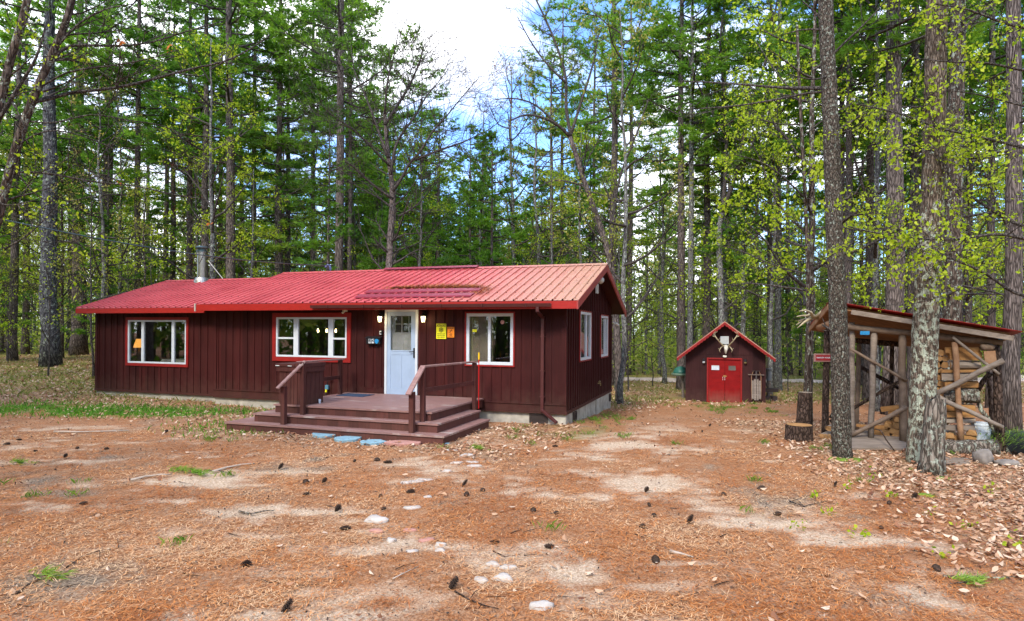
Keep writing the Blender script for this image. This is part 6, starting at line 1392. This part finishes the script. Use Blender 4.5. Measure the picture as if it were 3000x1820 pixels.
while c < 34:
    y = random.uniform(30, 62); x = TX(random.uniform(840, 1420), y)
    if free(x, y, 1.6): pk_gap(x, y); FPOS.append((x, y)); c += 1
# right side beyond the shelter, closer in
def pk_pole(x, y): tree('pine_tree', PINES[random.choice((1, 3))], x, y, 'slim pine in %s right woods %s' % (near_word(y), zone(x, y)), 'pine tree', 'pines in the woods behind', s=random.uniform(.8, 1.0), trunk_d=random.uniform(.2, .4))
c = 0
while c < 18:
    y = random.uniform(20, 46); x = random.uniform(.52, .86) * y
    if free(x, y, 2.0): (pk_pole if c % 2 else pk_leafy)(x, y); FPOS.append((x, y)); c += 1
# far woodland all round, one mass nobody could count
def far_woods():
    mb = MB(); mb.v.append(np.zeros((0, 3))); pos = []
    n = 560
    for k in range(n):
        if k < 290: y = random.uniform(72, 125); x = random.uniform(-1.1, 1.1) * y
        else:
            a = random.uniform(math.pi * .93, math.pi * 2.07); rr_ = random.uniform(20, 60); x, y = rr_ * math.cos(a), rr_ * math.sin(a)
            if k % 3 == 0: x, y = random.uniform(-48, -15), random.uniform(-12, 22)
            if y > 2 and abs(x) < y * .95 + 3: continue
        h = random.uniform(14, 24); z = gz(x, y) - .2; r_ = random.uniform(.1, .26)
        mb.tube([(x, y, z), (x + random.gauss(0, .3), y, z + h * .5), (x + random.gauss(0, .5), y, z + h)], [r_, r_ * .7, .04], 5, cap=False)
        m = 46; f = RNG.random(m); zz = z + h * (.12 + .88 * f); sp = 2.9 * (1.15 - f * .75)
        pos.append(np.stack([x + RNG.normal(0, sp * .6, m), y + RNG.normal(0, sp * .6, m), zz], -1))
    o = mb.build('distant_trunks', MATS['bark_far_hazed'], smooth=True); tag(o, 'far tree trunks closing the view through the woods', 'woods', kind='stuff')
    for k in range(240):
        y = random.uniform(66, 118); x = random.uniform(-1.0, 1.0) * y; h = random.uniform(5, 12); m = 40; f = RNG.random(m); pos.append(np.stack([x + RNG.normal(0, 1.6, m) * (1.1 - f), y + RNG.normal(0, 1.6, m) * (1.1 - f), gz(x, y) + h * f], -1))
    pos = np.concatenate(pos); v = leaf_quads(pos, 8, .42, .45, .1)
    n = len(v) // 4; o = link('distant_foliage', np_mesh('distant_foliage', v, 4, MATS['far_leaf_hazed'], rnd=np.clip(RNG.normal(.4, .3, n), 0, 1))); tag(o, 'haze-tinted mass of far foliage closing the view through the woods', 'woods', kind='stuff')
    # understorey
    m2 = 9000; a = RNG.uniform(math.pi * .95, math.pi * 2.05, m2); r2 = RNG.uniform(19, 46, m2); pb = np.stack([r2 * np.cos(a), r2 * np.sin(a), RNG.random(m2) ** 1.3 * 11], -1); pb[:2500, 0] = RNG.uniform(-46, -17, 2500); pb[:2500, 1] = RNG.uniform(-14, 13, 2500); v = leaf_quads(pb, 4, .4, .6, .1)
    o = link('woods_across_the_clearing', np_mesh('woods', v, 4, MATS['needles'], rnd=RNG.random(len(v) // 4))); tag(o, 'woods on the near side of the clearing mirrored in the windows', 'woods', kind='stuff')
    m = 80000; yy = RNG.uniform(42, 125, m); xx = RNG.uniform(-1, 1, m) * yy * .95; ok = ~((yy > 36) & (yy < 44) & (xx > -6)); xx, yy = xx[ok], yy[ok]
    p = np.stack([xx, yy, ground(xx, yy) + RNG.random(len(xx)) ** 1.7 * 10], -1); v = leaf_quads(p, 3, .26, .4, .1)
    n = len(v) // 4; o = link('undergrowth_leaves', np_mesh('undergrowth_leaves', v, 4, MATS['far_leaf_hazed'], rnd=np.clip(RNG.normal(.45, .3, n), 0, 1))); tag(o, 'olive and yellow haze of budding undergrowth between the trunks', 'undergrowth', kind='stuff')
far_woods()
# ------------------------------------------------------------------ small things on the ground
def cone_mesh(open_=1.0, L=.13, r=.032, seed=0):
    rr = np.random.default_rng(seed); mb = MB(); n = 64
    mb.tube([(-L / 2, 0, 0), (0, 0, 0), (L / 2, 0, 0)], [.006, .010, .004], 6)
    for k in range(n):
        f = k / n; a = k * 2.39996; x = -L / 2 + L * f; rad = r * (math.sin(math.pi * (.12 + .80 * f)) ** .7); ca, sa = math.cos(a), math.sin(a)
        tip = np.array([x + .018 * open_, ca * rad * 1.25, sa * rad * 1.25]); base = np.array([x - .004, ca * .006, sa * .006]); s = np.array([0, -sa, ca]) * .011 * (.5 + math.sin(math.pi * f))
        up = np.array([-.004, ca * .004, sa * .004])
        mb.add([base - s * .5, base + s * .5, tip + s, tip - s, tip + up + s * .6, tip + up - s * .6], [(0, 1, 2, 3), (3, 2, 4, 5)])
    return mb.mesh('pine_cone', MATS['cone'])
CONES = [cone_mesh(1.0, .13, .030, 1), cone_mesh(1.2, .11, .036, 2), cone_mesh(.7, .15, .026, 3)]
CP = [(85, 1088), (157, 1105), (15, 1072), (200, 1216), (590, 1366), (690, 1475), (853, 1112), (905, 1110), (933, 1115), (675, 1130), (735, 1162), (738, 1190), (830, 1273), (812, 1231), (915, 1198), (922, 1229), (987, 1190), (1118, 1172), (1122, 1195), (1160, 1184), (1190, 1307), (1090, 1420), (1283, 1232), (1338, 1238), (1320, 1318), (1555, 1188), (1562, 1220), (1573, 1246), (1545, 1270), (1660, 1263), (1578, 1350), (1740, 1192), (1870, 1240), (1708, 1029), (2255, 1377), (2120, 1272), (1335, 1075), (780, 1163), (1690, 1040), (45, 1060), (1830, 1180), (2010, 1172), (185, 1080), (255, 1083), (1965, 1085), (2200, 1205), (2330, 1200), (2140, 1215), (2380, 1215), (2440, 1100), (400, 1040)]
def where(dx, dy):
    v = 'very near' if dy > 1330 else 'near' if dy > 1200 else 'middle' if dy > 1100 else 'far'
    h = 'left edge' if dx < 300 else 'left' if dx < 700 else 'centre left' if dx < 1050 else 'centre' if dx < 1350 else 'centre right' if dx < 1700 else 'right' if dx < 2050 else 'right edge'
    return v, h
seen = {}
pose = ['lying sideways', 'lying on a slant', 'pointing at the viewer', 'tilted up on end']
for k, (dx, dy) in enumerate(CP):
    g = GD(dx, dy); v, h = where(dx, dy); i = k % 3; ps = [0, 1, 2, 3][(k * 7) % 4]
    yaw = [0.1, .8, 1.5, .4][ps] + random.uniform(-.2, .2); tl = [0, .1, -.1, -.9][ps]
    o = link('pine_cone', CONES[i], loc=(g.x, g.y, g.z + .018 + .03 * (ps == 3)), rot=(random.random() * 6, tl, yaw), scale=(random.uniform(.55, .95),) * 3)
    base = '%s pine cone %s, %s %s of clearing' % (['slim', 'plump open', 'long narrow'][i], pose[ps], v, h)
    tag(o, base, 'pine cone', 'pine cones scattered over the clearing')
ST = [(907, 1252, 30, 12, 'white'), (905, 1276, 18, 6, 'pink'), (990, 1224, 24, 6, 'white'), (1000, 1160, 18, 4, 'white'), (1022, 1157, 20, 5, 'white'), (941, 1298, 12, 7, 'white'), (985, 1275, 16, 5, 'pink'), (1060, 1310, 14, 5, 'white'), (990, 1330, 16, 6, 'white'), (1188, 1361, 20, 5, 'white'), (1222, 1368, 22, 7, 'white'), (1158, 1399, 17, 10, 'white'), (1212, 1397, 26, 10, 'white'), (1300, 1463, 28, 10, 'white'), (1030, 1200, 12, 4, 'white'), (975, 1163, 14, 4, 'white'), (1085, 1085, 18, 4, 'white'), (1125, 1095, 20, 4, 'white'), (1100, 1115, 16, 4, 'white'), (1135, 1113, 16, 4, 'white'), (1140, 1121, 18, 3, 'white'), (1075, 1135, 14, 4, 'white'), (1070, 1070, 14, 4, 'blue'), (1025, 1300, 20, 4, 'pink'), (1060, 1325, 16, 7, 'white')]
nth = {}
for (dx, dy, rx, ry, c_) in ST:
    g = GD(dx, dy); s = rx * 1.2175 / F * g.y; v, h = where(dx, dy); cl = {'white': 'pale whitish', 'pink': 'flat pinkish', 'blue': 'small bluish'}[c_]
    o = rock((g.x, g.y, g.z - .005), s, max(s * .5, ry * 1.2175 / F * g.y * 1.6), .035 if rx < 25 else .06, 'stone_' + c_, '%s %s half buried stone, %s %s of clearing' % ('larger' if rx > 20 else 'little', cl, v, h), 'stone', random.uniform(-.3, .3), 'pale stones in the clearing', cat='stone')
for k, (dx, dy, w, h, c_, lb) in enumerate(((785, 1051, 34, 7, 'blue', 'leftmost blue flagstone in front of the deck steps'), (838, 1061, 33, 6, 'blue', 'second blue flagstone from the left before the steps'), (897, 1069, 32, 5, 'blue', 'third blue flagstone beside the pink one'), (972, 1070, 46, 5, 'pink', 'long pink flagstone in front of the deck steps'))):
    g = GD(dx, dy); W = w * 1.2175 / F * g.y; rr = random.Random(k); n = 11; H = abs(GD(dx, dy - h).y - GD(dx, dy + h).y) / 2
    poly = [(W * math.cos(a * 2 * math.pi / n) * rr.uniform(.85, 1.1), H * math.sin(a * 2 * math.pi / n) * rr.uniform(.85, 1.1)) for a in range(n)]
    mb = MB(); mb.prism(poly, 2, -.03, .028); o = mb.build('flagstone', MATS['stone_' + c_], bevel=.008); o.location = (g.x, g.y, g.z + .028); tag(o, lb, 'flagstone', 'coloured flagstones before the steps')
def stick(pts, r, mat, label, name='stick', forks=()):
    L = [GD(x, y) + Vector((0, 0, r * .8 + .01)) for x, y in pts]; mb = MB(); mb.tube(L, np.linspace(r, r * .35, len(L)), 7, wob=.25)
    for (i, dx, dy) in forks:
        b = L[i]; e = GD(pts[i][0] + dx, pts[i][1] + dy) + Vector((0, 0, .03)); mb.tube([b, b.lerp(e, .5) + Vector((0, 0, .02)), e], [r * .5, r * .4, r * .15], 5)
    tag(mb.build(name, MATS[mat], smooth=True), label, 'stick', 'fallen sticks on the clearing')
stick([(316, 1158), (350, 1150), (385, 1147), (412, 1146)], .02, 'pale_branch', 'pale barkless branch lying left of the green pine sprig'); stick([(512, 1137), (545, 1128), (580, 1121), (612, 1118)], .02, 'pale_branch', 'pale barkless branch lying right of the green pine sprig')
stick([(130, 1041), (190, 1042), (250, 1040), (310, 1038)], .02, 'pale_branch', 'pale branch lying at far left below the grass strip'); stick([(492, 1133), (530, 1134), (552, 1140), (562, 1147)], .010, 'twig_bark', 'dark curved twig beside the green pine sprig')
stick([(575, 1235), (605, 1240), (640, 1232), (660, 1232)], .014, 'stump_bark', 'short grey stick left of the pale sand patch'); stick([(1095, 1428), (1130, 1448), (1165, 1462), (1200, 1470)], .009, 'log_bark', 'dark twig running from the very near pine cone', forks=((1, 25, -20), (2, -15, 14)))
stick([(1612, 1330), (1640, 1336), (1668, 1345)], .016, 'pale_branch', 'pale peeling stick in the right of the clearing'); stick([(40, 1435), (70, 1410), (110, 1395), (135, 1390)], .010, 'log_bark', 'dark twig with green tip at the near left edge'); stick([(160, 1370), (200, 1340), (240, 1328), (285, 1322)], .008, 'log_bark', 'long thin forked twig at the near left', forks=((2, 0, 35), (3, -3, -22)))
stick([(1900, 1210), (1935, 1222), (1960, 1215), (2010, 1205)], .010, 'twig_bark', 'forked grey twig on the sand near the right', forks=((1, -30, -18), (2, 5, -25))); stick([(2270, 1395), (2340, 1395), (2400, 1398), (2470, 1392)], .012, 'bark_lichen', 'lichen covered twig at the near right edge')
stick([(945, 1400), (975, 1385), (1010, 1368)], .006, 'pale_branch', 'thin pale twig with orange needles near the centre'); stick([(1185, 1330), (1215, 1345), (1250, 1340)], .006, 'log_bark', 'small dark twig near the centre stones')
for k in range(60):
    dx, dy = random.uniform(0, 2464), random.uniform(1090, 1480); a = random.uniform(-.6, .6); L = random.uniform(14, 45) * (.6 + (dy - 1090) / 500); v, h = where(dx, dy)
    stick([(dx, dy), (dx + L * .5, dy + L * .4 * a + random.uniform(-2, 2)), (dx + L, dy + L * .6 * a)], random.uniform(.003, .006), random.choice(('log_bark', 'log_bark', 'twig_bark')), 'short dark twig, %s %s of clearing' % (v, h), 'twig')
def sprig(dx, dy, w, label, mat='needles'):
    g = GD(dx, dy); n = int(60 * w); p = np.stack([RNG.normal(0, .16, n) * w, RNG.normal(0, .06, n) * w, RNG.uniform(.01, .07, n)], -1)
    v = tri_needles(p, np.repeat([[1, .1, .1]], n, 0), 5, .10, .004, .1, .45); t = thing('pine_sprig', label, 'sprig', g, random.uniform(-.4, .4), 'fallen green pine sprigs'); link('needles', np_mesh('sprig', v, 3, MATS[mat], rnd=np.clip(RNG.normal(.6, .2, len(v) // 3), 0, 1)), t)
    mb = MB(); mb.tube([(-.3 * w, 0, .02), (0, 0, .03), (.25 * w, 0, .03)], [.007, .005, .003], 5); mb.build('stem', MATS['twig_bark'], t)
sprig(440, 1137, .9, 'green pine sprig lying between two pale branches', 'needles_yellow'); sprig(478, 1142, .7, 'second green pine sprig beside the first', 'needles'); sprig(45, 1118, .6, 'green pine sprig at the left edge'); sprig(1145, 1082, .5, 'small green sprig right of the flagstones'); sprig(120, 1393, .5, 'yellow green sprig on the near left twig', 'needles_yellow'); sprig(2330, 1410, .6, 'green sprig at the near right edge', 'needles_yellow')
# low green plants in the litter at the right
for k, (dx, dy) in enumerate(((1925, 1270), (1990, 1240), (2065, 1290), (2150, 1200), (2230, 1240), (2320, 1270), (2440, 1320), (2100, 1150), (2040, 1180), (1960, 1200), (2390, 1190), (2270, 1350))):
    g = GD(dx, dy); v = leaf_quads(np.array([[0, 0, .04], [.05, .02, .05], [-.05, .01, .04]]), 6, .05, .04, .0); o = link('seedling', np_mesh('seedling', v, 4, MATS['spring_leaf'], rnd=RNG.random(len(v) // 4)), loc=g)
    tag(o, 'small bright seedling in the %s leaf litter, %s' % (where(dx, dy)[0], ['left fringe', 'left part', 'left part near edge', 'below the stump', 'below the lichen tree', 'right part', 'right edge near', 'under the shelter', 'before the foreground pine', 'by the sand', 'right of the stump', 'nearest right'][k]), 'seedling', 'seedlings in the litter')
# ------------------------------------------------------------------ labels that would repeat say which one, from left to right
def unique_labels():
    by = {}
    for o in list(col.objects):
        if o.parent is None and 'label' in o: by.setdefault(o['label'], []).append(o)
    words = ['second', 'third', 'fourth', 'fifth', 'sixth', 'seventh', 'eighth', 'ninth', 'tenth', 'eleventh', 'twelfth', 'thirteenth', 'fourteenth', 'fifteenth', 'sixteenth', 'seventeenth', 'eighteenth', 'nineteenth', 'twentieth', 'twentyfirst', 'twentysecond']
    for lab, L in by.items():
        if len(L) < 2: continue
        bpy.context.view_layer.update()
        def px(o):
            p = o.matrix_world.translation
            if p.length < .01 and o.type == 'MESH': p = sum((Vector(c) for c in o.bound_box), Vector()) / 8
            return to_px(p.x, max(p.y, .5), p.z)[0]
        L.sort(key=px); n = len(L)
        for k, o in enumerate(L):
            pre = 'leftmost' if k == 0 else 'rightmost' if k == n - 1 else ('middle' if n == 3 else words[min(k - 1, 20)] + ' from left')
            o['label'] = pre + ' ' + lab
unique_labels()
